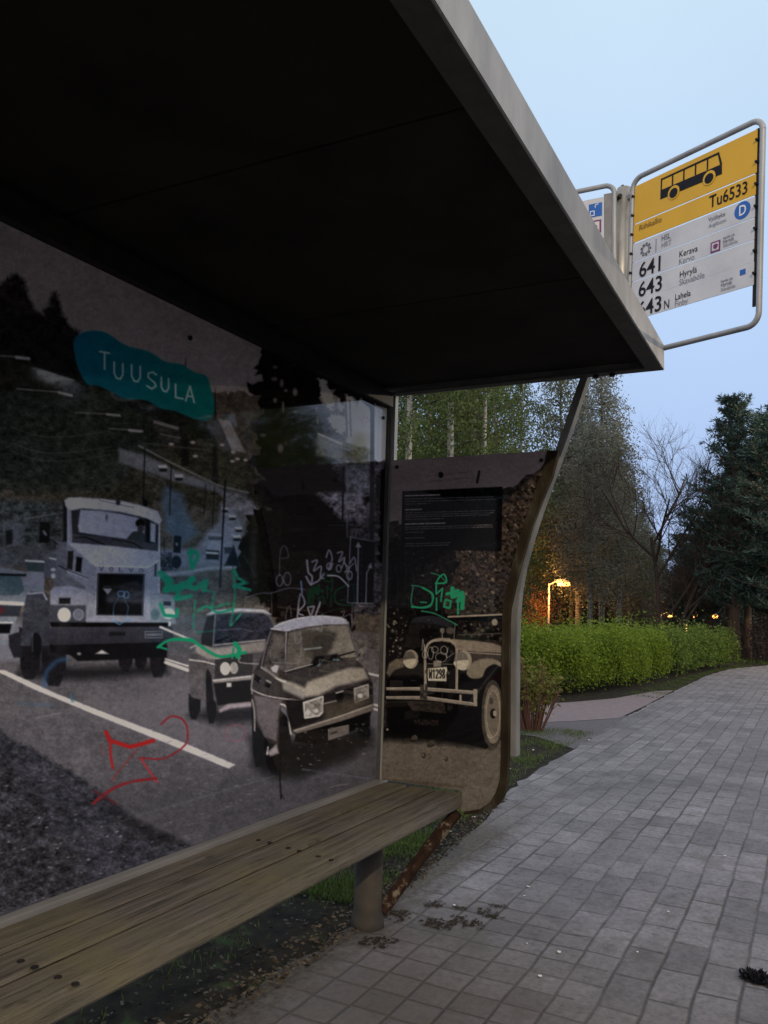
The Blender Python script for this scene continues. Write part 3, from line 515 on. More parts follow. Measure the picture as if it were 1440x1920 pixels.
    c.ragged([(560, 880), (720, 960), (980, 1090), (900, 1110), (740, 1040), (620, 960)], (24, 23, 25), 10, 42, soft=3, a=.8)
    c.flecks(vg, 1500, 7, [(50, 50, 54), (18, 18, 20), (40, 40, 44), (24, 24, 26), (64, 64, 68)], 11, asp=2.2, a=.6, rot=-.2)
    c.flecks([(0, 600), (300, 900), (900, 1100), (400, 1450), (0, 1400)], 70, 4, [(104, 104, 108), (84, 84, 88)], 12, asp=2.6, a=.8, rot=-.35)
    c.flecks([(-40, 470), (700, 400), (1400, 700), (1440, 950), (1000, 1080), (640, 880), (300, 640)], 420, 5, [(80, 78, 80), (50, 48, 50)], 13, asp=3, a=.35)
    c.line([(190, 420), (330, 390)], 6, (84, 80, 84), a=.6)
    c.line([(1850, 620), (2075, 900)], 5, 70, a=0)
    # rear car
    c.crop(3.6, 340, 1000)
    c.poly([(40, 1230), (260, 1290), (600, 1260), (600, 1150), (200, 1180)], (27, 26, 28), soft=6, a=.9)
    for p in ([(46, 1080), (130, 1100), (125, 1200), (95, 1258), (60, 1250), (46, 1180)], [(160, 900), (225, 940), (235, 1200), (215, 1280), (185, 1280), (165, 1180)]): c.poly(p, (24, 23, 25), tex=.15)
    c.poly([(50, 850), (60, 770), (110, 720), (140, 640), (165, 545), (215, 515), (400, 503), (560, 512), (600, 540), (640, 660), (640, 1160), (400, 1150), (260, 1180), (215, 1120), (200, 960), (175, 905), (160, 960), (155, 1130), (60, 1100), (45, 980)], (58, 55, 56), tex=.08)
    c.poly([(165, 545), (215, 515), (400, 503), (560, 512), (606, 545), (590, 545), (540, 530), (400, 525), (230, 536), (190, 550)], (112, 112, 118))
    c.poly([(235, 548), (400, 536), (550, 540), (585, 560), (625, 640), (610, 712), (420, 740), (215, 765), (215, 700)], (33, 33, 40), tex=.25); c.line([(240, 650), (400, 640), (480, 660)], 4, (64, 64, 74)); c.line([(220, 752), (560, 716)], 8, (110, 106, 102)); c.line([(235, 730), (330, 690)], 5, (12, 12, 14))
    c.poly([(170, 560), (222, 545), (205, 770), (130, 760), (130, 700)], (30, 28, 30)); c.line([(226, 545), (212, 765)], 6, (74, 72, 76))
    c.poly([(95, 740), (230, 775), (560, 725), (570, 790), (420, 805), (260, 850), (180, 845), (95, 800)], (104, 99, 92), soft=1.5, grad=((86, 82, 78), 'h')); c.line([(52, 850), (150, 862), (245, 888)], 8, (140, 136, 132)); c.line([(60, 770), (110, 745)], 8, (120, 116, 112))
    c.poly([(225, 850), (400, 815), (480, 810), (480, 970), (220, 995)], (40, 38, 39)); c.line([(395, 835), (400, 870), (600, 880), (640, 860)], 4, (128, 126, 122), smooth=True); c.ell(293, 910, 32, 42, (186, 182, 172)); c.ell(352, 906, 25, 38, (98, 94, 90)); c.ring(352, 906, 24, 36, 4, (128, 124, 118))
    c.poly([(210, 985), (470, 955), (470, 985), (215, 1005)], (92, 88, 86)); c.line([(212, 990), (470, 962)], 7, (138, 134, 130)); c.poly([(215, 1010), (480, 985), (480, 1130), (240, 1160)], (25, 24, 25)); c.poly([(305, 1008), (332, 1008), (332, 1032), (305, 1032)], (166, 162, 158)); c.poly([(250, 1190), (310, 1150), (480, 1135), (480, 1165), (330, 1178), (258, 1205)], (104, 96, 98), soft=1.3)
    # white scrawls and the dark lane sign behind the near car
    c.poly([(1140, 25), (1305, 50), (1290, 470), (1118, 465)], (17, 17, 20)); c.line([(1140, 25), (1305, 52)], 6, (70, 70, 76)); c.line([(1140, 25), (1118, 465), (1290, 470)], 5, (92, 92, 98))
    c.line([(1192, 80), (1185, 465)], 9, (98, 98, 104)); c.poly([(1192, 55), (1212, 92), (1172, 90)], (98, 98, 104)); c.line([(1242, 465), (1248, 265), (1272, 222)], 8, (94, 94, 100)); c.poly([(1278, 192), (1286, 236), (1256, 226)], (94, 94, 100)); c.line([(1150, 470), (1148, 640)], 6, (60, 60, 66)); c.line([(1262, 480), (1255, 850)], 5, (48, 46, 48))
    for y in range(110, 460, 48): c.line([(1215, y), (1214, y + 22)], 4, (52, 52, 58))
    c.poly([(350, 75), (396, 222), (288, 214)], (22, 22, 26)); c.line([(350, 78), (394, 220), (290, 213)], 4, (48, 48, 54), closed=True); c.line([(345, 222), (345, 300)], 5, (26, 26, 30))
    # near car
    c.poly([(480, 1560), (620, 1640), (900, 1590), (1280, 1430), (1280, 1330), (800, 1400), (500, 1450)], (19, 18, 20), soft=8, a=.95)
    c.poly([(460, 1380), (900, 1420), (1200, 1330), (1150, 1500), (760, 1640), (560, 1600)], (20, 19, 20), soft=9, a=.9)
    for p in ([(468, 1100), (520, 1200), (585, 1390), (580, 1450), (545, 1570), (500, 1575), (480, 1480)], [(650, 1170), (730, 1260), (740, 1480), (720, 1600), (680, 1610), (655, 1500)], [(1180, 1240), (1275, 1200), (1270, 1360), (1240, 1440), (1200, 1430), (1190, 1340)]): c.poly(p, (21, 20, 21), tex=.2)
    c.poly([(468, 1030), (480, 940), (520, 880), (560, 770), (600, 650), (640, 610), (780, 568), (950, 552), (1080, 560), (1125, 590), (1160, 740), (1190, 860), (1250, 920), (1290, 1010), (1292, 1190), (1200, 1240), (1060, 1370), (900, 1400), (770, 1360), (735, 1330), (700, 1190), (680, 1150), (660, 1200), (655, 1420), (580, 1400), (510, 1300), (480, 1200)], (38, 34, 34), tex=.08)
    c.poly([(600, 645), (660, 600), (790, 567), (950, 552), (1080, 562), (1128, 600), (1110, 612), (980, 612), (850, 628), (720, 655), (690, 650)], (98, 98, 106), grad=((110, 110, 118), 'h'), tex=.03); c.line([(605, 640), (700, 655), (730, 650)], 6, (128, 128, 134)); c.line([(625, 625), (780, 572), (950, 556), (1110, 580)], 5, (136, 136, 142), smooth=True)
    c.poly([(722, 668), (850, 636), (1000, 618), (1118, 618), (1140, 690), (1180, 840), (1060, 850), (890, 890), (700, 940), (700, 820)], (58, 54, 50), grad=((84, 80, 72), 'h'), tex=.1)
    c.ragged([(800, 680), (960, 640), (1040, 660), (1020, 760), (940, 860), (830, 830)], (40, 37, 34), 12, 55, soft=2, a=.8, step=20); c.poly([(900, 830), (1050, 810), (1080, 850), (960, 880), (860, 890)], (20, 19, 20), soft=1.5)
    c.poly([(610, 665), (698, 672), (690, 930), (640, 960), (600, 900), (545, 905), (575, 800)], (50, 47, 45), tex=.25); c.poly([(625, 680), (690, 690), (680, 770), (620, 860), (605, 800)], (62, 58, 55), soft=1.5, a=.8)
    c.line([(706, 665), (700, 940)], 10, (92, 90, 90)); c.line([(715, 660), (700, 930)], 4, (24, 22, 22)); c.line([(600, 660), (560, 790), (535, 900)], 6, (84, 84, 90)); c.line([(1120, 600), (1150, 700), (1185, 850)], 8, (94, 92, 92)); c.line([(1125, 612), (1170, 780), (1180, 840)], 5, (40, 38, 38))
    c.poly([(700, 950), (900, 890), (1100, 860), (1190, 880), (1140, 920), (1000, 930), (860, 990), (820, 1055), (740, 1010)], (44, 41, 40), tex=.06)
    c.poly([(830, 1040), (850, 1000), (1000, 945), (1130, 905), (1230, 905), (1262, 975), (1180, 1000), (1040, 1030), (930, 1090), (840, 1100), (700, 1020), (690, 990), (760, 1010)], (116, 110, 98), soft=2, grad=((92, 87, 78), 'h'), tex=.04)
    c.poly([(560, 900), (640, 960), (700, 1000), (840, 1075), (820, 1115), (700, 1060), (600, 1000), (545, 930)], (96, 92, 86), soft=2); c.line([(540, 905), (600, 965), (700, 1000)], 9, (176, 172, 160)); c.line([(470, 1050), (560, 1090), (700, 1115), (860, 1130)], 6, (150, 146, 138), smooth=True)
    c.poly([(475, 940), (540, 905), (680, 1010), (690, 1100), (580, 1090), (475, 1050)], (44, 41, 41)); c.line([(505, 985), (528, 992)], 7, (120, 118, 112)); c.line([(575, 990), (600, 1004)], 7, (120, 118, 112)); c.poly([(500, 950), (535, 975), (520, 1010), (490, 985)], (18, 17, 18)); c.poly([(560, 1000), (600, 1020), (590, 1040), (560, 1030)], (18, 17, 18))
    c.poly([(490, 1090), (680, 1120), (655, 1200), (640, 1400), (560, 1370), (510, 1260)], (66, 61, 62), tex=.05, soft=1.5); c.line([(475, 1120), (490, 1200), (492, 1330)], 8, (128, 124, 118), a=.8, smooth=True); c.line([(670, 1150), (700, 1165), (720, 1240), (735, 1350)], 9, (156, 152, 142), smooth=True); c.line([(480, 950), (470, 1030), (475, 1080)], 6, (118, 114, 110))
    c.poly([(700, 1120), (830, 1120), (940, 1095), (1170, 1030), (1260, 990), (1285, 1010), (1290, 1150), (1100, 1200), (820, 1290), (740, 1330), (705, 1200)], (28, 25, 25), tex=.1)
    c.poly([(822, 1140), (945, 1100), (950, 1200), (935, 1225), (830, 1245)], (88, 84, 78), tex=.3); c.line([(822, 1140), (952, 1098), (950, 1205), (928, 1228), (832, 1244)], 7, (170, 166, 154), closed=True); c.ell(850, 1205, 12, 16, (196, 192, 178)); c.ell(908, 1195, 14, 12, (150, 146, 134))
    c.poly([(1165, 1045), (1258, 1015), (1262, 1110), (1170, 1142)], (74, 70, 66), tex=.3); c.line([(1165, 1045), (1258, 1018), (1258, 1105), (1170, 1140)], 6, (134, 130, 120), closed=True); c.ell(1205, 1095, 18, 16, (140, 136, 126))
    c.poly([(1042, 1072), (1088, 1060), (1092, 1090), (1080, 1180), (1050, 1190)], (14, 13, 13)); c.line([(1042, 1075), (1088, 1062)], 6, (150, 146, 136)); c.line([(955, 1148), (1042, 1128)], 6, (128, 124, 114)); c.poly([(960, 1150), (1160, 1110), (1280, 1110), (1285, 1150), (1060, 1240), (960, 1260)], (58, 52, 44), soft=4, a=.8)
    c.poly([(750, 1325), (1060, 1232), (1290, 1150), (1298, 1180), (1270, 1200), (1080, 1265), (780, 1355)], (70, 64, 58)); c.line([(760, 1330), (1060, 1235), (1285, 1155)], 7, (118, 112, 102)); c.poly([(770, 1350), (1080, 1265), (1280, 1200), (1200, 1310), (1060, 1370), (1000, 1420), (860, 1420), (760, 1400)], (17, 15, 15))
    c.poly([(990, 1320), (1125, 1290), (1125, 1345), (992, 1392)], (66, 61, 56)); c.line([(1005, 1350), (1112, 1318)], 14, (36, 33, 31), dry=.9); c.line([(990, 1320), (1125, 1292), (1125, 1345), (992, 1392)], 4, (84, 80, 74), closed=True)
    c.line([(690, 940), (880, 885), (1010, 850), (1180, 835)], 6, (12, 12, 12)); c.line([(860, 900), (1040, 830), (1165, 795)], 9, (10, 10, 11)); c.line([(700, 930), (880, 880)], 4, (130, 126, 120))
    c.poly([(598, 905), (630, 886), (656, 892), (640, 940), (612, 930)], (120, 118, 116)); c.ell(1212, 795, 18, 22, (78, 74, 70)); c.line([(1190, 830), (1205, 805)], 6, (20, 20, 20)); c.poly([(575, 1480), (640, 1420), (655, 1480), (600, 1500)], (100, 94, 92), soft=1.5); c.line([(582, 1440), (575, 1490)], 6, (150, 148, 146))
    c.line([(670, 1480), (662, 1640), (670, 1790)], 7, (10, 10, 11)); c.line([(662, 1740), (690, 1790)], 4, (14, 14, 15)); c.line([(1000, 1715), (1040, 1700), (1120, 1690)], 5, (92, 86, 80), a=.6)
    c.flecks([(730, 1350), (1280, 1250), (1250, 1500), (800, 1600)], 60, 6, [(80, 76, 72), (50, 48, 46)], 61, asp=2)
    c.crop(1, 0, 0)
    c.grain(.035, 5)
    # teal name patch
    c.crop(3, 0, 400)
    c.poly([(410, 735), (425, 690), (480, 662), (545, 658), (600, 672), (660, 712), (720, 745), (820, 770), (870, 795), (930, 832), (1020, 848), (1090, 890), (1160, 915), (1185, 990), (1205, 1080), (1190, 1140), (1150, 1165), (1080, 1150), (980, 1110), (900, 1095), (820, 1050), (700, 1042), (620, 1000), (550, 970), (490, 960), (450, 900), (425, 830)], (12, 64, 80), smooth=True, grad=((13, 76, 72), 'h'), tex=.05)
    for ch, x, y, sz in (('T', 560, 775, 95), ('U', 640, 835, 88), ('U', 738, 850, 88), ('S', 825, 885, 95), ('U', 905, 920, 75), ('L', 985, 958, 75), ('A', 1042, 965, 88)):
        c.text(ch, x, y, sz, (128, 150, 160), 8, slope=.18, wr=.55)
    # marker scribbles
    gr = (20, 88, 70)
    c.crop(3.6, 340, 1000)
    c.poly([(-60, -20), (420, 60), (420, 330), (200, 640), (-60, 640), (-250, 300)], (24, 70, 96), a=.28, soft=40)
    c.line([(45, 130), (95, 120), (110, 150), (70, 235), (60, 180)], 26, gr); c.line([(0, 340), (90, 370), (165, 320), (150, 380)], 34, gr, dry=.4); c.line([(-120, 300), (-60, 380), (0, 340), (-40, 440), (60, 420)], 30, gr, dry=.3)
    c.line([(350, 240), (380, 300), (440, 330), (350, 350), (460, 380)], 20, gr, dry=.5); c.line([(345, 240), (360, 420), (330, 620), (400, 540)], 12, gr, dry=.6); c.line([(110, 520), (170, 490), (240, 530), (340, 510)], 14, gr, smooth=True, dry=.3)
    c.line([(90, 450), (80, 640), (150, 660), (230, 650)], 10, gr, dry=.7, smooth=True); c.line([(160, 380), (220, 400), (200, 500), (320, 470)], 14, gr, dry=.6)
    c.line([(-50, 715), (60, 715), (130, 760), (240, 825), (340, 820), (430, 800)], 20, (18, 92, 64), smooth=True); c.line([(360, 740), (390, 780), (378, 830)], 30, (18, 92, 64)); c.line([(350, 770), (340, 840)], 12, gr); c.line([(420, 150), (490, 270)], 6, gr, a=.4)
    c.crop(4, 0, 900)
    c.line([(1180, 1250), (1250, 1205), (1320, 1190), (1440, 1205)], 20, (18, 92, 64), smooth=True); c.line([(1195, 1250), (1245, 1265)], 16, (18, 92, 64))
    c.line([(1200, 700), (1280, 760), (1240, 820), (1380, 790), (1440, 740)], 50, gr, dry=.5); c.line([(1430, 520), (1430, 580)], 30, gr); c.line([(1200, 930), (1230, 1010), (1320, 1020), (1330, 970)], 26, gr, dry=.4)
    bl = (60, 100, 130)
    c.ring(905, 850, 26, 20, 6, bl); c.ring(945, 858, 20, 24, 6, bl); c.line([(890, 870), (850, 940), (846, 1010)], 4, bl, a=.7); c.line([(920, 870), (960, 950), (945, 1030)], 4, bl, a=.7); c.line([(840, 1045), (890, 1080), (940, 1050), (980, 1040)], 12, bl, a=.6)
    c.line([(330, 1540), (345, 1440), (420, 1360), (490, 1340)], 34, (34, 60, 88), a=.55, smooth=True, soft=2)
    c.crop(2.88, 0, 1200)
    rd = (100, 20, 20)
    c.line([(570, 495), (590, 540), (700, 575), (760, 560), (825, 540)], 22, rd, dry=.2); c.line([(592, 545), (595, 620), (607, 690)], 13, rd); c.line([(740, 590), (650, 690), (600, 760)], 8, (96, 24, 24), a=.6); c.line([(750, 635), (860, 640), (920, 620), (1000, 560), (1010, 480), (980, 425), (920, 410), (870, 450)], 10, (88, 22, 26), smooth=True, dry=.5)
    c.line([(760, 640), (800, 700), (845, 765)], 10, (104, 30, 32), dry=.4); c.line([(500, 880), (600, 805), (700, 765), (840, 745)], 16, (82, 22, 26), smooth=True, dry=.45); c.line([(510, 815), (620, 880)], 14, (60, 24, 28), a=.8); c.ring(1270, 500, 55, 45, 5, (110, 50, 56), a=.5); c.line([(545, 560), (550, 620)], 6, rd, a=.4)
    c.line([(380, 290), (385, 330), (395, 330)], 9, (34, 72, 92), a=.7); c.line([(100, 340), (280, 350)], 10, (34, 66, 86), a=.4, soft=2)
    wh = (96, 96, 104)
    c.crop(3.6, 340, 1000)
    c.ring(660, 315, 22, 38, 6, wh, a=.8); c.ring(712, 305, 24, 44, 6, wh, a=.8); c.line([(660, 280), (664, 130), (690, 80), (712, 110), (716, 160), (664, 165)], 6, wh, a=.6, smooth=True)
    c.line([(430, 430), (540, 400), (605, 400), (720, 368), (830, 376)], 5, wh, a=.7, smooth=True); c.line([(607, 400), (608, 540)], 4, wh, a=.6); c.line([(430, 430), (424, 520)], 4, wh, a=.5); c.line([(500, 490), (550, 495)], 8, wh, a=.5, dry=.8)
    c.line([(845, 180), (855, 260), (880, 290), (870, 340), (840, 290)], 12, wh, smooth=True); c.line([(880, 190), (915, 180), (890, 250), (940, 220), (935, 290), (955, 300)], 9, wh, smooth=True); c.line([(960, 270), (920, 320), (870, 345)], 10, wh)
    c.line([(975, 160), (995, 110), (1015, 170), (990, 240), (1020, 200)], 8, wh, smooth=True); c.ring(995, 220, 16, 22, 7, wh); c.line([(1050, 130), (1085, 125), (1060, 190), (1100, 160), (1080, 230)], 8, wh, smooth=True); c.ring(1060, 235, 16, 24, 7, wh); c.line([(1095, 180), (1120, 250), (1100, 260), (1160, 200)], 7, wh); c.ring(1132, 280, 18, 28, 8, wh); c.line([(1135, 200), (1165, 160), (1180, 250)], 8, wh, smooth=True); c.line([(1100, 200), (1130, 230)], 6, wh)
    c.line([(985, 282), (1060, 290), (1125, 355)], 8, (130, 130, 136), smooth=True)
    c.line([(780, 560), (800, 410), (830, 470), (785, 530), (820, 550)], 9, wh, smooth=True); c.line([(850, 495), (895, 490), (870, 560), (850, 500)], 8, wh); c.line([(900, 560), (935, 460), (925, 500)], 9, wh); c.line([(805, 320), (812, 400)], 7, (90, 110, 140)); c.line([(700, 580), (710, 510), (730, 490), (740, 560)], 4, wh, a=.6, smooth=True); c.line([(905, 640), (945, 660), (950, 540)], 6, wh, a=.6); c.line([(1075, 530), (1100, 520), (1090, 560), (1140, 545), (1150, 600)], 5, wh, a=.6, smooth=True)
    c.line([(760, 650), (770, 740), (800, 720), (800, 640)], 4, wh, a=.5, smooth=True); c.line([(830, 780), (940, 768)], 10, (120, 130, 130), a=.6, dry=.8); c.line([(600, 780), (610, 860), (700, 872), (790, 860), (810, 700)], 4, wh, a=.45, smooth=True); c.line([(920, 890), (960, 850), (1060, 850)], 14, (100, 130, 130), a=.45, dry=.9)
    return c

def paint_oldtimer_print():
    c = Canvas(700, 820, 1070, 1545, 1.0)
    c.crop(1, 0, 0)
    c.poly([(690, 800), (1080, 800), (1080, 1560), (690, 1560)], (92, 82, 80), tex=.03)
    c.ragged([(690, 1000), (745, 975), (760, 985), (930, 930), (950, 915), (985, 900), (1030, 860), (1080, 880), (1080, 1400), (690, 1400)], (40, 34, 30), 6, 3, tex=.45, step=8)
    c.ragged([(690, 1010), (850, 1010), (860, 1060), (820, 1130), (860, 1170), (840, 1240), (690, 1260)], (21, 19, 19), 8, 4, tex=.4, step=10)
    c.flecks([(860, 1020), (940, 940), (1040, 880), (1040, 1100), (950, 1200), (870, 1150)], 1100, 2.5, [(98, 88, 76), (70, 61, 52), (14, 12, 10), (22, 18, 15), (52, 44, 37), (30, 26, 22)], 5, asp=1.5, a=.8, rot=.6)
    c.flecks([(700, 990), (860, 1030), (830, 1250), (710, 1330)], 200, 2.2, [(66, 62, 57), (12, 11, 11), (50, 46, 42)], 6, asp=1.1, a=.8)
    c.flecks([(725, 1140), (765, 1150), (745, 1290), (725, 1290)], 46, 3.2, [(124, 118, 100), (104, 98, 84)], 8, asp=1, a=.9)
    c.ell(826, 890, 5, 5.5, 14); c.line([(898, 884), (894, 904)], 5, (34, 32, 32))
    c.line([(798, 893), (882, 884)], 2, (74, 64, 62), dry=.7); c.line([(800, 903), (878, 895)], 3, (76, 66, 64), dry=.7)
    # text board
    c.crop(3.79, 700, 700)
    c.poly([(204, 836), (916, 803), (908, 1260), (196, 1252)], (15, 13, 14)); 
    r = np.random.RandomState(4)
    for y, b, xe in ((868, 1, 470), (892, 0, 850), (910, 0, 870), (928, 0, 400), (968, 1, 340), (990, 0, 860), (1006, 0, 850), (1020, 0, 820), (1038, 0, 500), (1070, 1, 510), (1092, 0, 840), (1106, 0, 845), (1130, 0, 350), (1170, 0, 360), (1210, 0, 545), (1226, 0, 530)):
        x = 225 
        while x < xe:
            w = r.uniform(14, 44); x1 = min(xe, x + w); sl = -(x - 225) * .028
            c.line([(x, y + sl), (x1, y + sl - w * .028)], 7 if b else 6, (134, 130, 128) if b else (86, 82, 82), a=.9 if b else .8, soft=.6); x += w + r.uniform(6, 11)
    # car: tarmac, body
    c.crop(3.79, 700, 1050)
    c.poly([(-40, 1220), (930, 1260), (1400, 1270), (1400, 1900), (-40, 1900)], (82, 75, 66), soft=3, tex=.05)
    c.ragged([(60, 1180), (240, 1200), (600, 1180), (880, 1260), (860, 1330), (700, 1330), (500, 1300), (300, 1290), (60, 1280)], (22, 20, 19), 8, 9, soft=7, step=30)
    c.poly([(80, 700), (220, 690), (560, 760), (930, 680), (930, 1260), (800, 1340), (600, 1290), (100, 1220)], (17, 15, 15), soft=2)
    c.poly([(520, 395), (930, 385), (930, 440), (590, 425)], (18, 16, 15)); c.line([(530, 402), (920, 385)], 12, (118, 108, 96)); c.poly([(590, 440), (930, 430), (930, 570), (600, 560)], (28, 24, 22), tex=.5)
    c.flecks([(600, 450), (920, 440), (920, 560), (610, 550)], 70, 14, [(96, 88, 76), (60, 52, 46), (14, 12, 11)], 14, asp=1); c.line([(570, 560), (580, 450)], 7, (90, 82, 72)); c.ell(860, 440, 22, 24, (110, 102, 90)); c.line([(600, 530), (920, 520)], 4, (90, 82, 72)); c.ell(545, 500, 30, 26, (84, 78, 70), a=.8, soft=1.6)
    c.poly([(420, 575), (560, 560), (700, 570), (850, 590), (930, 620), (930, 660), (720, 650), (600, 640), (580, 600)], (114, 104, 90), grad=((104, 94, 82), 'h'), soft=1.3, tex=.05); c.poly([(600, 655), (930, 660), (930, 720), (700, 740), (620, 720)], (58, 52, 46), tex=.1); c.line([(610, 650), (930, 672)], 6, (134, 124, 108))
    c.line([(370, 930), (366, 700), (375, 620), (410, 578), (470, 562), (540, 568), (585, 610), (592, 700), (590, 920)], 18, (128, 118, 104), smooth=True); c.poly([(378, 930), (376, 640), (410, 590), (480, 575), (550, 585), (578, 640), (580, 920)], (20, 18, 18), tex=.2); c.line([(370, 735), (590, 740)], 5, (104, 96, 84))
    c.ell(488, 500, 17, 20, (90, 84, 76)); c.line([(488, 520), (488, 565)], 10, (96, 90, 80)); c.line([(440, 560), (540, 556)], 8, (110, 102, 90))
    c.poly([(90, 800), (110, 730), (160, 700), (220, 695), (215, 760), (150, 780), (110, 830)], (84, 76, 64), soft=2, tex=.08); c.poly([(660, 800), (700, 730), (780, 700), (860, 705), (925, 745), (925, 770), (860, 740), (800, 770), (770, 830), (700, 840)], (104, 96, 82), soft=1.5, smooth=True, tex=.05)
    c.ell(265, 703, 54, 68, (118, 110, 96)); c.ell(256, 705, 44, 60, (78, 72, 64)); c.poly([(214, 712), (300, 702), (290, 745), (256, 765), (225, 750)], (150, 142, 124), smooth=True); c.ell(640, 712, 58, 72, (126, 118, 102)); c.ell(622, 715, 50, 66, (90, 84, 74)); c.poly([(572, 722), (672, 712), (660, 765), (625, 780), (590, 765)], (156, 148, 130), smooth=True); c.line([(320, 700), (370, 700)], 12, 14)
    c.poly([(386, 768), (520, 758), (524, 785), (516, 805), (518, 860), (388, 856), (384, 820)], (156, 150, 132)); c.text('W1298', 396, 778, 60, (26, 22, 20), 8, slope=-.02, gap=.12, wr=.27)
    c.poly([(424, 715), (480, 712), (480, 756), (426, 758)], (104, 98, 90)); c.ell(372, 790, 9, 12, (50, 46, 42)); c.ell(532, 800, 11, 13, (64, 58, 52))
    for y0, y1 in ((905, 925), (968, 1010)): c.poly([(90, y0), (360, y0 - 2), (735, y1 + 5), (735, y1 + 30), (360, y0 + 22), (90, y0 + 18)], (104, 96, 86), tex=.1); c.line([(90, y0 + 2), (360, y0), (735, y1 + 8)], 5, (150, 142, 126))
    c.poly([(708, 915), (738, 915), (738, 1035), (710, 1030)], (120, 112, 98)); c.poly([(330, 880), (385, 880), (380, 990), (330, 985)], (52, 48, 44), tex=.3); c.poly([(610, 955), (625, 955), (625, 1000), (610, 1000)], (124, 116, 100))
    c.poly([(232, 1000), (500, 1010), (515, 1090), (270, 1065)], (46, 40, 36), tex=.2); c.poly([(280, 1130), (470, 1135), (460, 1180), (290, 1165)], (34, 28, 26), tex=.4)
    for x in (362, 588): c.line([(x, 600), (x, 920)], 7, (112, 104, 92))
    c.ell(845, 1095, 82, 246, (60, 56, 50), tex=.15); c.ell(850, 1095, 64, 210, (96, 88, 76), tex=.06); c.ring(850, 1090, 48, 165, 7, (122, 112, 98)); c.ell(848, 1090, 44, 158, (88, 80, 70)); c.ell(850, 1090, 22, 34, (22, 20, 18), soft=1.5); c.ell(862, 1088, 14, 22, (120, 112, 98)); c.ell(836, 1000, 14, 26, (64, 58, 50)); c.line([(810, 1240), (830, 1262), (850, 1255)], 7, (134, 124, 108), smooth=True)
    c.poly([(755, 870), (790, 850), (770, 1000), (765, 1200), (800, 1330), (770, 1320), (740, 1200), (738, 1000)], (20, 18, 17), soft=2)
    c.ell(357, 1388, 14, 20, (52, 47, 42)); c.ell(353, 1384, 5, 8, (104, 96, 86)); c.ell(515, 1412, 13, 17, (50, 45, 40)); c.ell(512, 1408, 5, 7, (100, 92, 84))
    c.flecks([(90, 1250), (900, 1330), (880, 1800), (90, 1600)], 130, 5, [(104, 96, 86), (46, 40, 36)], 15, asp=1.8, a=.5)
    c.line([(80, 1560), (640, 1612)], 14, (46, 32, 22), a=.35, soft=3); c.ell(98, 1203, 8, 8, (120, 112, 100))
    k = np.clip((np.arange(c.h) - 250) / 120., 0, 1)[:, None, None]; c.a *= 1 - .20 * k
    c.grain(.035, 9)
    g = (22, 92, 64)
    c.line([(280, 1400 - 1050 - 160), (275, 320), (400, 330), (410, 240), (340, 190), (270, 180)], 10, (30, 84, 70), smooth=True, a=.8)
    c.line([(345, 195), (420, 240), (410, 310), (350, 335), (270, 330)], 12, g, smooth=True); c.line([(335, 298), (375, 300)], 10, g); c.line([(445, 180), (445, 240), (490, 200), (478, 290)], 12, g); c.line([(447, 270), (447, 355)], 12, g)
    c.line([(440, 165), (515, 155), (500, 100), (460, 130), (445, 170)], 12, g, smooth=True); c.line([(410, 90), (470, 110), (520, 160)], 9, (24, 90, 66), smooth=True, a=.8); c.line([(500, 330), (510, 280), (550, 290), (540, 340), (500, 330)], 14, g); c.line([(560, 200), (560, 260), (630, 230), (600, 290), (635, 250), (630, 340)], 30, g, dry=.2); c.line([(520, 240), (600, 215)], 22, g, dry=.3); c.line([(600, 290), (600, 380)], 16, g, dry=.4)
    c.line([(340, 360), (420, 375), (480, 400), (595, 460)], 9, (30, 100, 72), smooth=True, a=.8)
    w = (120, 116, 108)
    for cx, cy, rx, ry in ((405, 660, 20, 44), (435, 635, 24, 22), (500, 640, 24, 30), (480, 690, 40, 34), (365, 670, 18, 30)): c.ring(cx, cy, rx, ry, 5, w, a=.75)
    c.line([(345, 640), (350, 560), (362, 640)], 5, w, smooth=True, a=.7); c.line([(530, 620), (520, 690), (570, 660)], 5, w, a=.7, smooth=True)
    return c

def to_albedo(a, gain):
    v = np.clip(a * gain / 255., 0, .96)
    l = np.where(v <= .04045, v / 12.92, ((v + .055) / 1.055) ** 2.4)
    m = l.mean(-1, keepdims=True); l = l * np.clip(m / .12, .02, 1.5) ** .33
    return np.clip(l * np.array((.94, .98, 1.10)), 0, .9)

# ---------------------------------------------------------------- ground and paving
def terrain(x):
    return np.interp(x, [-1000, 26, 46, 90, 1000], [0, 0, -1.6, -3.3, -3.3])
gx = np.array([-400, -100, -40, -12, -6, 0, 3, 6, 9, 12, 16, 20, 24, 26, 30, 34, 38, 42, 46, 60, 75, 90, 140, 250, 500, 900.]); gy = np.array([-500, -150, -60, -25, -12, -4, -.5, -.02, .02, .5, 1.5, 2.5, 4, 7, 12, 20, 30, 45, 70, 120, 250, 600.])
V = []; F = []
for j, y in enumerate(gy):
    for i, x in enumerate(gx): V.append((x, y, terrain(x) - (.16 if y < 0 else .012)))
for j in range(len(gy) - 1):
    for i in range(len(gx) - 1): a = j * len(gx) + i; F.append((a, a + 1, a + 1 + len(gx), a + len(gx)))
tag(mesh('ground', V, F, 'soil'), kind='structure')
def sheet(name, pts, z, mat): return tag(mesh(name, [(x, y, z) for x, y in pts], [tuple(range(len(pts)))], mat), kind='structure')
edge = [(-6, 1.70), (2.1, 1.72), (3.1, 1.71), (3.75, 1.74), (4.4, 1.79), (5.1, 1.86), (5.5, 1.93), (6.2, 2.03), (7.0, 2.05), (8.5, 2.09), (11, 2.14), (14.4, 2.16), (19, 2.12), (22, 1.9), (24.5, 1.2), (26, .17)]
rr = random.Random(5); ed2 = []
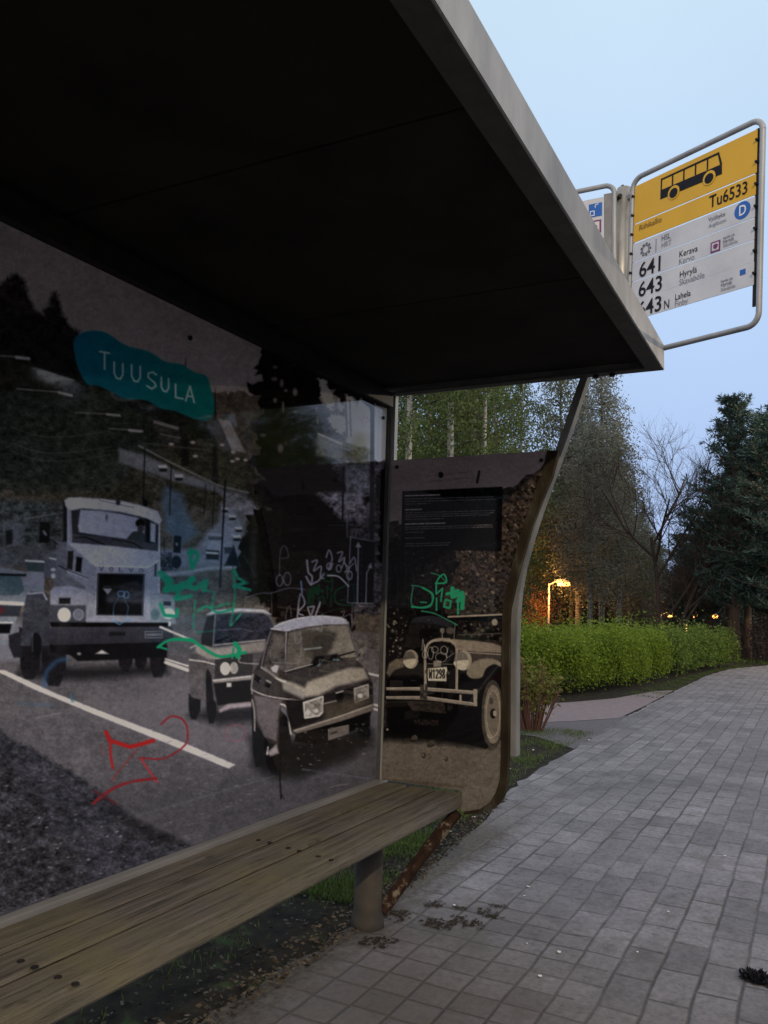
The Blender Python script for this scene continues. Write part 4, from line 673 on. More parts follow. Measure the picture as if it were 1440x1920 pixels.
for i in range(len(edge) - 1):
    (xa, ya), (xb, yb) = edge[i], edge[i + 1]; n = max(1, int((xb - xa) / .14))
    for k in range(n): t = k / n; s_ = rr.uniform(-.02, .02); ed2 += [(xa + (xb - xa) * t, ya + (yb - ya) * t + s_)]
ed2 = [p for p in ed2]; V = []; F = []
for i, (x, y) in enumerate(ed2):
    V += [(x, .165, 0), (x, .165 + (y - .165) * .5, 0), (x, y, 0)]
    if i and x > ed2[i - 1][0] + 1e-4: k = len(V) - 6; F += [(k, k + 3, k + 4, k + 1), (k + 1, k + 4, k + 5, k + 2)]
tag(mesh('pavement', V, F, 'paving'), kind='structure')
kb = MB()
for i in range(32): kb.box(-6 + i * 1.0, -6 + i * 1.0 + .994, .02, .16, -.2, .006)
tag(kb.obj('kerb', M['kerb'], bevel=.008), kind='structure')
sheet('road', [(-60, -7.5), (140, -7.5), (140, .018), (-60, .018)], -.145, 'asphalt')
sheet('gravel_path', [(9.0, 3.6), (9.4, 3.0), (9.9, 2.62), (10.6, 2.2), (12.2, 2.18), (15.0, 2.2), (14.6, 2.45), (12.9, 2.75), (11.9, 3.15), (11.2, 3.6), (10.8, 5.2), (9.6, 8.5), (7.6, 8.5), (8.6, 5.2)], -.004, 'pinkpath')
sheet('worn_patch', [(8.7, 3.5), (9.6, 3.4), (10.2, 2.7), (11.0, 2.12), (9.6, 2.10), (8.7, 2.10), (8.0, 2.08), (8.2, 2.3), (8.5, 2.6)], -.0075, 'darkpatch')

# ---------------------------------------------------------------- bus shelter
WY = 1.83; XR = 3.5; XL = -.35
sh = thing('bus_shelter', 'dark bus shelter with printed photo walls and a flat overhanging roof', 'bus shelter', (0, 0, 0))
# roof: ceiling, flange, fascia
for k in range(4):
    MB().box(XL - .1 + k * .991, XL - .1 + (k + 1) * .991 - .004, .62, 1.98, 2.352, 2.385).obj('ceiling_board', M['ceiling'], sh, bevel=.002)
fl = MB().box(XL - .12, 3.545, .556, .618, 2.318, 2.330).box(3.507, 3.545, .6185, 2.0, 2.319, 2.331); fl.obj('roof_flange', M['flange'], sh)
fa = MB().box(XL - .12, 3.545, .548, .5555, 2.316, 2.425).box(3.5455, 3.551, .548, 2.0, 2.316, 2.425).obj('fascia', M['fascia'], sh, bevel=.002)
MB().box(XL - .11, 3.544, .557, 2.0, 2.395, 2.42).obj('roof_sheet', M['galv'], sh)
for x, y in ((3.53, .83), (3.53, .76)): MB().tube([(x, y, 2.319), (x, y, 2.305)], .012, 8).obj('roof_bolt', M['bolt'], sh)
# back wall frame
MB().box(XL, 3.49, 1.795, 1.86, 2.246, 2.316).obj('top_rail', M['frame'], sh, bevel=.003)
MB().box(XL, 3.49, 1.800, 1.87, .425, .496).obj('bottom_rail', M['rail'], sh, bevel=.003)
MB().box(XL, 3.505, 1.838, 1.85, .5, 2.245).obj('back_board', M['galv'], sh)
MB().box(3.492, 3.506, 1.818, 1.845, .40, 2.315).obj('corner_seal', M['flange'], sh)
MB().box(3.508, 3.545, 1.795, 1.845, .25, 2.318).obj('corner_post', M['galv'], sh, bevel=.003)
MB().box(XL - .04, XL - .002, 1.0, 1.86, .43, 2.318).obj('far_side_board', M['frame'], sh)

def art_uv(x, y, z):
    dx, dy, dz = x, y, z - CAM_H
    w = dx * fwd.x + dy * fwd.y + dz * fwd.z
    return 720 + FPX * (dx * r2.x + dy * r2.y + dz * r2.z) / w, 960 - FPX * (dx * u2.x + dy * u2.y + dz * u2.z) / w
def sample(c, px, py):
    x = np.clip((px - c.x0) * c.sc - .5, 0, c.w - 1.001); y = np.clip((py - c.y0) * c.sc - .5, 0, c.h - 1.001)
    x0 = x.astype(int); y0 = y.astype(int); fx = (x - x0)[..., None]; fy = (y - y0)[..., None]; a = c.a
    return (a[y0, x0] * (1 - fx) + a[y0, x0 + 1] * fx) * (1 - fy) + (a[y0 + 1, x0] * (1 - fx) + a[y0 + 1, x0 + 1] * fx) * fy
def grid_mesh(name, P, colr, mat, parent, keep=None):
    h, w = P.shape[:2]; me = bpy.data.meshes.new(name)
    idx = np.arange(h * w).reshape(h, w); q = np.stack([idx[:-1, :-1], idx[:-1, 1:], idx[1:, 1:], idx[1:, :-1]], -1).reshape(-1, 4)
    if keep is not None: q = q[keep[:-1, :-1].ravel()]
    me.vertices.add(h * w); me.vertices.foreach_set('co', P.reshape(-1).astype(np.float32))
    n = len(q); me.loops.add(n * 4); me.loops.foreach_set('vertex_index', q.reshape(-1).astype(np.int32))
    me.polygons.add(n); me.polygons.foreach_set('loop_start', np.arange(0, n * 4, 4, dtype=np.int32)); me.polygons.foreach_set('loop_total', np.full(n, 4, np.int32))
    me.materials.append(mat); me.update(calc_edges=True); me.validate()
    at = me.color_attributes.new('print', 'FLOAT_COLOR', 'POINT'); c4 = np.ones((h * w, 4), np.float32); c4[:, :3] = colr.reshape(-1, 3); at.data.foreach_set('color', c4.ravel())
    return link(bpy.data.objects.new(name, me), parent)
def printmat(name):
    m, t, B, N, L = nt(name); a = N.new('ShaderNodeAttribute'); a.attribute_name = 'print'
    v = coords(N, L); d = ramp(N, L, noise(N, L, v, 3, 5, .7), [(.3, (.86, .86, .86)), (.7, (1, 1, 1))])
    L.new(mix(N, L, 1., a.outputs['Color'], d, 'MULTIPLY'), B.inputs['Base Color']); B.inputs['Roughness'].default_value = .5; B.inputs['Specular IOR Level'].default_value = 0
    B.inputs['Coat Weight'].default_value = 1; B.inputs['Coat Roughness'].default_value = .035; B.inputs['Coat IOR'].default_value = 1.5; return m
cv = paint_road_print()
xs = np.concatenate([np.linspace(XL + .01, 1.1, 60)[:-1], 1.1 * (3.49 / 1.1) ** np.linspace(0, 1, 620)]); zs = np.linspace(2.244, .498, 820)
X, Z = np.meshgrid(xs, zs); px, py = art_uv(np.where(X < 1.12, 2.24 - X, X), np.full_like(X, WY), Z)
back = grid_mesh('road_photo_print', np.stack([X, np.full_like(X, WY), Z], -1), to_albedo(sample(cv, px, py), GAIN_BACK), printmat('glossy printed panel'), sh)
back['label'] = 'large glossy print of an old black and white traffic photo with a teal TUUSULA patch'
cv = paint_oldtimer_print()
def onx(x, y, D=XR):
    d = r2 * ((x - 720) / FPX) - u2 * ((y - 960) / FPX) + fwd; t = D / d.x; return (d.y * t, d.z * t + CAM_H)
right_edge = [(1027, 845), (1016, 893), (998, 940), (980, 990), (964, 1050), (951, 1105), (944, 1140), (942, 1170), (941, 1300), (940.6, 1420), (939, 1459), (932, 1483), (919, 1504), (900, 1517), (870, 1522)]
re_yz = [onx(*p) for p in right_edge]
ezs = np.array([z for y, z in re_yz]); eys = np.array([y for y, z in re_yz])
zs = np.linspace(1.99, ezs.min(), 700); ye = np.interp(zs, ezs[::-1], eys[::-1]); us = np.linspace(0, 1, 420)
# notch where the bench passes
def yl(z): return np.where(z < .497, 1.408, 1.803)
YL = yl(zs); P = np.zeros((700, 420, 3)); P[..., 0] = XR; P[..., 1] = YL[:, None] * (1 - us) + ye[:, None] * us; P[..., 2] = zs[:, None]
px, py = art_uv(P[..., 0], P[..., 1], P[..., 2])
side = grid_mesh('oldtimer_photo_print', P, to_albedo(sample(cv, px, py), GAIN_SIDE), printmat('glossy printed side panel'), sh)
side['label'] = 'sepia print of a vintage car with a dark text board, green tag scrawled over it'
# side board backing, rusty edging strip, bent tube
outl = [(1.803, 1.99)] + re_yz + [(1.408, re_yz[-1][1]), (1.408, .495), (1.803, .495)]
MB().prism(outl, 'x', 3.504, 3.512).obj('side_board', M['galv'], sh)
outer = [(1048, 845), (1036, 893), (1016, 940), (997, 990), (979, 1050), (965, 1105), (957, 1140), (955, 1170), (954.5, 1300), (954, 1420), (952, 1465), (945, 1494), (931, 1512), (905, 1523), (872, 1527)]
o_yz = [onx(*p) for p in outer]; sm = MB(); n = len(o_yz)
for i in range(n - 1):
    q = [re_yz[i], o_yz[i], o_yz[i + 1], re_yz[i + 1]]
    sm.add([(3.492, *p) for p in q] + [(3.522, *p) for p in q], [(0, 1, 2, 3), (7, 6, 5, 4), (1, 5, 6, 2), (0, 3, 7, 4)] + ([(0, 4, 5, 1)] if i == 0 else []) + ([(3, 2, 6, 7)] if i == n - 2 else []))
sm.obj('edge_strip', M['rust_edge'], sh)
cl_px = [(1100, 704), (1084, 750), (1068, 800), (1052, 845), (1030, 905), (1010, 960), (994, 1010), (979, 1065), (971, 1110), (967, 1160), (965.5, 1220), (965, 1320), (965, 1418)]
cyz = [onx(*p, D=3.56) for p in cl_px]; tb = MB(); n = len(cyz)
for i, (y, z) in enumerate(cyz):
    a, b = cyz[max(i - 1, 0)], cyz[min(i + 1, n - 1)]; dy, dz = b[0] - a[0], b[1] - a[1]; l = math.hypot(dy, dz); ny, nz = -dz / l * .016, dy / l * .016
    tb.V += [(3.530, y + ny, z + nz), (3.530, y - ny, z - nz), (3.590, y - ny, z - nz), (3.590, y + ny, z + nz)]
    if i:
        k = i * 4
        for j in range(4): tb.F.append((k - 4 + j, k - 4 + (j + 1) % 4, k + (j + 1) % 4, k + j))
tb.F += [(0, 1, 2, 3), (4 * n - 4, 4 * n - 3, 4 * n - 2, 4 * n - 1)]
tb.obj('bent_side_tube', M['tube'], sh, bevel=.004)
# screws of the prints
for x, z, w in ((2.06, 2.16, 0), (3.45, 2.19, 0), (1.2, 2.2, 0)): MB().tube([(x, WY - .001, z), (x, WY - .008, z)], .008, 10).obj('panel_screw', M['bolt'], sh)
for y, z in ((1.77, 1.955), (1.06, 1.95)): MB().tube([(3.499, y, z), (3.492, y, z)], .009, 10).obj('panel_screw', M['bolt'], sh)
for y, z in ((1.64, .70), (1.555, .685)): MB().tube([(3.499, y, z), (3.480, y, z)], [.014, .009], 10).obj('panel_bolt', M['post'], sh)
# posts and braces
for x in (.62, 3.12):
    MB().tube([(x, 1.655, -.02), (x, 1.655, .03), (x, 1.655, .07), (x, 1.655, .426)], [.072, .066, .058, .058], 20).obj('support_post', M['post'], sh, smooth=True)
    MB().tube([(x + .055, 1.62, .045), (x + .20, 1.53, .22), (x + .372, 1.425, .405)], .027, 8).obj('diagonal_brace', M['rust'], sh)

# ---------------------------------------------------------------- bench
be = thing('bench', 'long weathered wooden plank bench fixed along the printed wall of the shelter', 'bench', (0, 0, 0))
for k in range(3):
    y0 = 1.400 + k * .132
    MB().box(XL + .02, 3.498, y0, y0 + .123, .425 if k == 0 else .445, .490).obj('seat_plank', M['wood'], be, bevel=.010)
for k in range(2): MB().box(XL + .03, 3.49, 1.5235 + k * .132, 1.5315 + k * .132, .46, .4845).obj('gap_shade', M['gapshade'], be)  # dark strips stand in for the shade inside the plank gaps
MB().box(XL + .05, 3.45, 1.50, 1.56, .40, .4245).obj('bearer', M['rust'], be)
def onz(x, y, zz):
    d = r2 * ((x - 720) / FPX) - u2 * ((y - 960) / FPX) + fwd; t = (zz - CAM_H) / d.z; return (d.x * t, d.y * t)
for x, y in ((775, 281), (810, 289), (865, 305), (898, 314), (955, 330), (994, 341), (62, 645), (104, 662), (174, 693), (226, 713)):
    X0, Y0 = onz(x / 1.6, 1400 + y / 1.6, .49); MB().tube([(X0, Y0, .4895), (X0, Y0, .4925)], .0085, 10).obj('bolt_head', M['bolt'], be)

# ---------------------------------------------------------------- bus stop sign
O = Vector((4.138, .7957, 2.7536)); U = Vector((-.5116, -.858, -.0458)).normalized(); Vv = Vector((-.0225, -.0399, .9989)); Vv = (Vv - U * Vv.dot(U)).normalized(); Nn = U.cross(Vv)   # Nn points to the viewer side
if Nn.dot(-O) < 0: Nn = -Nn
SC = .88; O = Vector((0, 0, CAM_H)) * (1 - SC) + O * SC
sg = thing('bus_stop_sign', 'yellow and white bus stop sign for routes 641 and 643 on the roof corner', 'bus stop sign', tuple(O + (U * -.078 + Vv * -.26) * SC))
OFF = Vector(sg.location)
def S3(u, v, n=0.): return O + (U * u + Vv * v + Nn * n) * SC
class SB(MB):
    def plate(s, pts, n0, n1):
        k = len(pts); V = [S3(u, v, n0) for u, v in pts] + [S3(u, v, n1) for u, v in pts]
        return s.add(V, [tuple(range(k)), tuple(range(2 * k - 1, k - 1, -1))] + [(i, (i + 1) % k, (i + 1) % k + k, i + k)[::-1] for i in range(k)])
    def rect(s, u0, u1, v0, v1, n0, n1): return s.plate([(u0, v0), (u1, v0), (u1, v1), (u0, v1)], n0, n1)
    def disc(s, u, v, r, n0, n1, k=24, ry=None): return s.plate([(u + r * math.cos(2 * math.pi * i / k), v + (ry or r) * math.sin(2 * math.pi * i / k)) for i in range(k)], n0, n1)
    def ringp(s, u, v, r0, r1, n1, k=28, a0=0, a1=2 * math.pi):
        for i in range(k):
            a, b = a0 + (a1 - a0) * i / k, a0 + (a1 - a0) * (i + 1) / k
            s.add([S3(u + r * math.cos(t), v + r * math.sin(t), n1) for r, t in ((r0, a), (r1, a), (r1, b), (r0, b))], [(0, 1, 2, 3)])
        return s
def arcpts(cx, cy, r, a0, a1, n=6): return [(cx + r * math.cos(a0 + (a1 - a0) * i / n), cy + r * math.sin(a0 + (a1 - a0) * i / n)) for i in range(n + 1)]
def so(mb, name, mat, parent, **k):
    o = mb.obj(name, M[mat], parent, off=None, **k)
    if parent is sg: o.data.transform(Matrix.Translation(-OFF))
    return o
pi = math.pi
loop = arcpts(.655, .69, .055, 0, pi / 2) + arcpts(.035, .69, .055, pi / 2, pi) + arcpts(.035, -.125, .055, pi, 1.5 * pi) + arcpts(.655, -.125, .055, 1.5 * pi, 2 * pi)
so(SB().tube([S3(u, v) for u, v in loop + loop[:1]], .0115, 10, cap=False), 'sign_frame', 'galv', sg, smooth=True)
top = S3(-.078, .72, 0); bot = S3(-.078, -.245, 0)
so(SB().tube([bot, top], .031, 20), 'pole', 'pole', sg, smooth=True)
so(MB().box(3.552, bot.x + .03, bot.y - .035, bot.y + .035, bot.z + .004, bot.z + .03), 'roof_bracket', 'galv', sg)
for v_ in (.665, -.08): so(SB().tube([S3(-.125, v_), S3(-.02, v_)], .017, 8), 'clamp', 'galv', sg)
so(SB().tube([S3(-.11, .69, .02), S3(-.09, .735, .0), S3(-.125, .70, -.02), S3(-.115, .66, .02), S3(-.06, .665, .045)], .010, 6), 'cable_tie', 'bolt', sg)
rails = SB().rect(-.022, -.002, -.02, .70, -.006, .002); so(rails, 'side_rail', 'galv', sg); rails = SB().rect(.678, .697, -.095, .705, -.006, .0015); so(rails, 'side_rail', 'frame', sg)
for i in range(7):
    for u in (-.008, .688): so(SB().tube([S3(u, .65 - .1 * i, 0), S3(u, .65 - .1 * i, .016)], .0055, 8), 'rail_screw', 'bolt', sg)
def bf(txt, size, u, v, mat, parent, n=.0075, sx=.82, thick=0., align='LEFT'):
    cu = bpy.data.curves.new('lettering', 'FONT'); cu.body = txt; cu.size = size; cu.offset = thick; cu.align_x = align; cu.resolution_u = 3
    tmp = bpy.data.objects.new('tmp', cu); col.objects.link(tmp); dg = bpy.context.evaluated_depsgraph_get(); me = bpy.data.meshes.new_from_object(tmp.evaluated_get(dg)); bpy.data.objects.remove(tmp); bpy.data.curves.remove(cu)
    pts = [tuple(S3(u + p.co.x * sx, v + p.co.y, n)) for p in me.vertices]
    for p, q in zip(me.vertices, pts): p.co = q
    me.materials.clear(); me.materials.append(M[mat]); me.name = 'lettering'; o = bpy.data.objects.new('lettering', me); link(o, parent); o.data.transform(Matrix.Translation(-OFF)); return o
def plate(u0, u1, v0, v1, mat, label=None):
    o = so(SB().rect(u0, u1, v0, v1, .002, .0055), 'sign_plate', mat, sg)
    if label: o['label'] = label
    return o
def sub(mb, name, mat, parent):
    o = mb.obj(name, M[mat], parent); o.data.transform(Matrix.Translation(-OFF)); return o
n1 = .0075
g = .0035
# bus pictogram plate
p = plate(0, .686, .503, .70, 'yellow', 'yellow plate with a black bus pictogram')
b = SB(); y0, y1 = .575, .676; u0, u1 = .165, .498
b.plate([(u0, .572), (u0, .618), (u1 + .012, .612), (u1 + .014, .565)], .0056, n1)                # lower body
b.plate([(u0, .668), (u0, .676), (u1 - .004, .676), (u1 - .002, .666)], .0056, n1)                # roof
for a in (u0, .232, .298, .364, .430): b.rect(a, a + .0065, .617, .669, .0056, n1)
b.plate([(u1 - .010, .668), (u1 - .004, .674), (u1 + .014, .612), (u1 + .004, .612)], .0056, n1)
sub(b, 'bus_pictogram', 'black', p)
for u_, v_ in ((.245, .574), (.445, .569)): sub(SB().disc(u_, v_ + .003, .034, n1, n1 + .001), 'wheel_arch', 'yellow', p); sub(SB().disc(u_, v_, .024, n1 + .001, n1 + .002), 'bus_wheel', 'black', p)
p = plate(0, .684, .404, .497, 'yellow', 'yellow plate with the stop name and the stop code')
bf('Tu6533', .083, .448, .425, 'black', p, sx=.78, thick=.0008); bf('Riihikallio', .040, .036, .455, 'brownink', p, sx=.92)
p = plate(0, .682, .303, .397, 'white', 'white plate with a round blue D badge')
b = SB(); b.ringp(.083, .345, .018, .022, n1)
for i in range(9): a = i * 2 * pi / 9; b.plate([(.083 + r * math.cos(a + d), .345 + r * math.sin(a + d)) for r, d in ((.026, -.28), (.034, -.16), (.034, .16), (.026, .28))], .0056, n1)
sub(b, 'sun_logo', 'midink', p); sub(SB().rect(.145, .149, .312, .378, .0056, n1), 'divider', 'greyink', p)
bf('HSL', .040, .179, .355, 'midink', p); bf('HRT', .038, .180, .320, 'greyink', p); bf('Vy\u00f6hyke', .031, .447, .360, 'midink', p); bf('Avgiftszon', .027, .449, .331, 'greyink', p)
sub(SB().disc(.622, .355, .040, .0056, .0066), 'zone_badge', 'blue', p); bf('D', .066, .604, .333, 'whiteink', p, n=.0082, sx=.8, thick=.001)
p = plate(0, .682, .203, .299, 'white', 'white plate for route 641 to Kerava')
bf('641', .108, .044, .210, 'black', p, sx=.95, thick=.0012); bf('Kerava', .044, .287, .241, 'black', p, sx=.85); bf('Kervo', .042, .286, .206, 'greyink', p, sx=.85)
b = SB(); b.rect(.463, .513, .207, .257, .0056, n1); sub(b, 'transport_icon', 'magenta', p); sub(SB().rect(.470, .506, .214, .250, n1, n1 + .001), 'icon_field', 'white', p); sub(SB().plate([(.477, .238), (.480, .226), (.486, .221), (.490, .219), (.494, .221), (.500, .226), (.503, .238), (.495, .243), (.485, .243)], n1 + .001, n1 + .002), 'icon_mark', 'magenta', p)
bf('kautta via', .019, .527, .252, 'midink', p); bf('Hyryl\u00e4', .026, .527, .232, 'midink', p); bf('Skavab\u00f6le', .023, .528, .214, 'greyink', p)
p = plate(0, .682, .1035, .199, 'white', 'white plate for route 643 to Hyrylä')
bf('643', .108, .044, .110, 'black', p, sx=.95, thick=.0012); bf('Hyryl\u00e4', .044, .293, .140, 'black', p, sx=.85); bf('Skavab\u00f6le', .042, .293, .103, 'greyink', p, sx=.85)
p = plate(0, .684, .0, .103, 'white', 'white plate for night route 643N to Lahela')
bf('643', .108, .044, .009, 'black', p, sx=.95, thick=.0012); bf('N', .062, .205, .009, 'black', p, sx=.75); bf('Lahela', .042, .270, .037, 'black', p, sx=.85); bf('Finby', .042, .270, .004, 'greyink', p, sx=.85)
sub(SB().rect(.618, .645, .060, .084, .0056, n1), 'route_icon', 'blue', p); bf('kautta via', .019, .522, .053, 'midink', p); bf('Hyryl\u00e4', .026, .522, .033, 'midink', p); bf('Skavab\u00f6le', .023, .522, .013, 'greyink', p)
# second flag on the other side of the pole
O2 = Vector((0, 0, CAM_H)) * (1 - SC) + Vector((4.12, .905, 2.73)) * SC; U2 = Vector((0, 1, 0)); V2 = Vector((0, 0, 1)); OU, UU, VU, NU = O, U, Vv, Nn
O, U, Vv, Nn = O2, U2, V2, Vector((-1, 0, 0))
loop = arcpts(.60, .71, .05, 0, pi / 2) + arcpts(.02, .71, .05, pi / 2, pi) + arcpts(.02, -.11, .05, pi, 1.5 * pi) + arcpts(.60, -.11, .05, 1.5 * pi, 2 * pi)
so(SB().tube([S3(u, v) for u, v in loop + loop[:1]], .0115, 10, cap=False), 'sign_frame', 'galv', sg, smooth=True)
so(SB().rect(-.03, .024, .0, .715, -.004, .003), 'side_rail', 'rail', sg)
p = plate(.026, .62, .0, .70, 'white', 'white back flag partly hidden by the roof')
sub(SB().rect(.032, .100, .60, .672, .0056, n1), 'shelter_icon', 'blue', p); sub(SB().rect(.070, .094, .606, .634, n1, n1 + .001), 'icon_window', 'whiteink', p); sub(SB().rect(.074, .090, .611, .629, n1 + .001, n1 + .002), 'icon_pane', 'blue', p)
sub(SB().ringp(.056, .655, .009, .013, n1 + .001, 12, -.6, 2.2), 'icon_arc', 'whiteink', p)
sub(SB().rect(.036, .100, .510, .580, .0056, n1), 'stop_icon', 'magenta', p); sub(SB().rect(.045, .091, .520, .571, n1, n1 + .001), 'icon_field', 'white', p); sub(SB().plate([(.055, .548), (.060, .535), (.068, .530), (.076, .535), (.081, .548), (.068, .556)], n1 + .001, n1 + .002), 'icon_mark', 'magenta', p)
O, U, Vv, Nn = OU, UU, VU, NU

# ---------------------------------------------------------------- vegetation
rng = np.random.RandomState(12)
def leaves(name, P, size, mat, parent=None, aspect=.6, up=.3, dirs=None, seed=0, jit=.5):
    """one mesh of many separate leaf quads, each a little folded diamond, with a random tint"""
    r = np.random.RandomState(seed); n = len(P)
    if dirs is None: d = r.randn(n, 3); d[:, 2] = d[:, 2] * .7 - up
    else: d = dirs + r.randn(n, 3) * jit
    d /= np.linalg.norm(d, axis=1)[:, None] + 1e-9
    s = r.randn(n, 3); s -= d * (s * d).sum(1)[:, None]; s /= np.linalg.norm(s, axis=1)[:, None] + 1e-9
    L = (size * r.uniform(.6, 1.35, n))[:, None]; W = L * aspect * .5
    V = np.stack([P, P + d * L * .5 + s * W, P + d * L, P + d * L * .5 - s * W], 1).reshape(-1, 3)
    me = bpy.data.meshes.new(name); me.vertices.add(n * 4); me.vertices.foreach_set('co', V.astype(np.float32).ravel())
    me.loops.add(n * 4); me.loops.foreach_set('vertex_index', np.arange(n * 4, dtype=np.int32)); me.polygons.add(n)
    me.polygons.foreach_set('loop_start', np.arange(0, n * 4, 4, dtype=np.int32)); me.polygons.foreach_set('loop_total', np.full(n, 4, np.int32))
    me.materials.append(M[mat]); me.update(calc_edges=True)
    at = me.attributes.new('tint', 'FLOAT', 'POINT'); at.data.foreach_set('value', np.repeat(r.beta(1.6, 2.2, n), 4).astype(np.float32))
    return link(bpy.data.objects.new(name, me), parent)

def birch(name, label, cat, h, rad, seed, leafmat='birchleaf', nl=9000, bark='birchbark', lsize=.10, base=.16, loc=(0, 0, 0), group=None, tr=.0085, dens=1.0):
    r = np.random.RandomState(seed); t = thing(name, label, cat, loc, group=group)
    pts = [(0, 0, -.3)]; x = y = 0.
    for i in range(1, 11): x += r.uniform(-.07, .07); y += r.uniform(-.07, .07); pts.append((x, y, h * i / 10.))
    pts = np.array(pts); tb = MB(); tb.tube([tuple(p) for p in pts], [h * tr * (1.15 - i / 10.) + .012 for i in range(11)], 7)
    br = MB(); P = []
    nb = int(64 * dens)
    for k in range(nb):
        f = base + (1 - base) * (k + r.rand()) / nb; z = f * h; c = np.array([np.interp(z, pts[:, 2], pts[:, 0]), np.interp(z, pts[:, 2], pts[:, 1]), z])
        ff = (f - base) / (1 - base); L = rad * (math.sin(pi * min(1, ff * .85 + .16)) ** .8) * r.uniform(.6, 1.1) + .15; a = r.uniform(0, 2 * pi); d = np.array([math.cos(a), math.sin(a), 0])
        rise = r.uniform(.35, .95) * (1 - .4 * ff); q = [c]
        for s in range(1, 6): u = s / 5; q.append(c + d * L * u + np.array([0, 0, L * (rise * u - .55 * u * u)]) + r.randn(3) * .05)
        br.tube([tuple(v) for v in q], [.022 * (1 - s / 6) + .004 for s in range(6)], 3, cap=False)
        q = np.array(q); m = int(nl / nb * (.5 + L / rad * .7)); u = r.rand(m) ** .7 * 4.99; i0 = u.astype(int); fr = (u - i0)[:, None]
        pp = q[i0] * (1 - fr) + q[i0 + 1] * fr; sp = r.randn(m, 3) * np.array([.20, .20, .10]); hang = r.exponential(.28, m); pp = pp + sp; pp[:, 2] -= hang; P.append(pp)
        if L > .6:
            for w in range(4):
                s0 = q[r.randint(2, 6)]; e1 = s0 + r.randn(3) * .22 + [0, 0, -.1]; br.tube([tuple(s0), tuple((s0 + e1) / 2 + [0, 0, .03]), tuple(e1 + [0, 0, -.3])], [.008, .005, .003], 3, cap=False)
    tb.obj('trunk', M[bark], t, smooth=True); br.obj('branches', M['twig'], t)
    leaves('crown', np.concatenate(P), lsize, leafmat, t, seed=seed, up=.8); return t

def bare_tree(name, label, h, seed, loc):
    r = np.random.RandomState(seed); t = thing(name, label, 'tree', loc); tb = MB()
    def grow(p, d, L, rad, lev):
        n = 4; q = [p]; dd = d
        for i in range(n): dd = dd + r.randn(3) * .10 + np.array([0, 0, .05]); dd /= np.linalg.norm(dd); q.append(q[-1] + dd * L / n)
        tb.tube([tuple(v) for v in q], [rad * (1 - .45 * i / n) for i in range(n + 1)], 5 if lev < 2 else 3, cap=False)
        if lev >= 5: return
        for k in range([5, 5, 5, 5, 3][lev]):
            f = r.uniform(.25, 1.0); i = min(n - 1, int(f * n)); s = q[i] + (q[i + 1] - q[i]) * (f * n - i); a = r.randn(3); a -= dd * a.dot(dd); a /= np.linalg.norm(a)
            nd = dd * .8 + a * r.uniform(.5, .95) + np.array([0, 0, .12]); nd /= np.linalg.norm(nd); grow(s, nd, L * r.uniform(.55, .72), rad * .50, lev + 1)
    grow(np.array([0, 0, -.3]), np.array([0., 0, 1]), h * .40, h * .009, 0)
    grow(np.array([.1, -.1, -.3]), np.array([.1, -.25, 1.]), h * .42, h * .007, 0)
    tb.obj('trunk', M['twig'], t); return t

def pine(name, label, cat, h, rad, seed, loc, group=None, mat='needle', base=.12, dens=1., spruce=False):
    r = np.random.RandomState(seed); t = thing(name, label, cat, loc, group=group); tb = MB()
    pts = np.array([(r.uniform(-.05, .05) * i * .4, r.uniform(-.05, .05) * i * .4, h * i / 8. - .2) for i in range(9)]); tb.tube([tuple(p) for p in pts], [h * .014 * (1.08 - i / 8.) + .012 for i in range(9)], 8)
    tb.obj('trunk', M['pinebark'], t, smooth=True); br = MB(); P = []; D = []
    nw = int(h * 2.4 * dens)
    for k in range(nw):
        f = base + (1 - base) * (k + .5 * r.rand()) / nw; z = f * h; c = np.array([np.interp(z, pts[:, 2], pts[:, 0]), np.interp(z, pts[:, 2], pts[:, 1]), z])
        ff = (f - base) / (1 - base)
        for b in range(5):
            Lm = rad * ((1 - ff) ** .75 * (.55 + .45 * min(1, ff * 5)) + .10); L = Lm * r.uniform(.45, 1.15); a = r.uniform(0, 2 * pi); d = np.array([math.cos(a), math.sin(a), 0]); up = (.55 if ff > .6 else .12) if not spruce else -.12
            q = [c + d * L * u + np.array([0, 0, L * (up * u + .30 * u * u)]) + r.randn(3) * .04 * u for u in np.linspace(0, 1, 5)]
            br.tube([tuple(v) for v in q], [.028 * (1 - i / 5) + .006 for i in range(5)], 3, cap=False)
            q = np.array(q); nt_ = int(5 + L * 11)
            for j in range(nt_):
                u = r.uniform(.25, 1) * 3.999; i0 = int(u); s0 = q[i0] * (1 - u + i0) + q[i0 + 1] * (u - i0); side = r.randn(3) * np.array([1, 1, .35]); side /= np.linalg.norm(side); ln = r.uniform(.05, .34) * min(1.2, L)
                tip = s0 + side * ln + [0, 0, .10 * ln]; m = 13; ax = (d * .7 + side * .6 + [0, 0, .5]); pp = s0[None] * (1 - np.linspace(.2, 1, m))[:, None] + tip[None] * np.linspace(.2, 1, m)[:, None] + r.randn(m, 3) * .02
                P.append(pp); D.append(np.repeat(ax[None], m, 0))
    br.obj('branches', M['pinebark'], t); leaves('crown', np.concatenate(P), .15, mat, t, aspect=.20, dirs=np.concatenate(D), seed=seed, jit=.75); return t

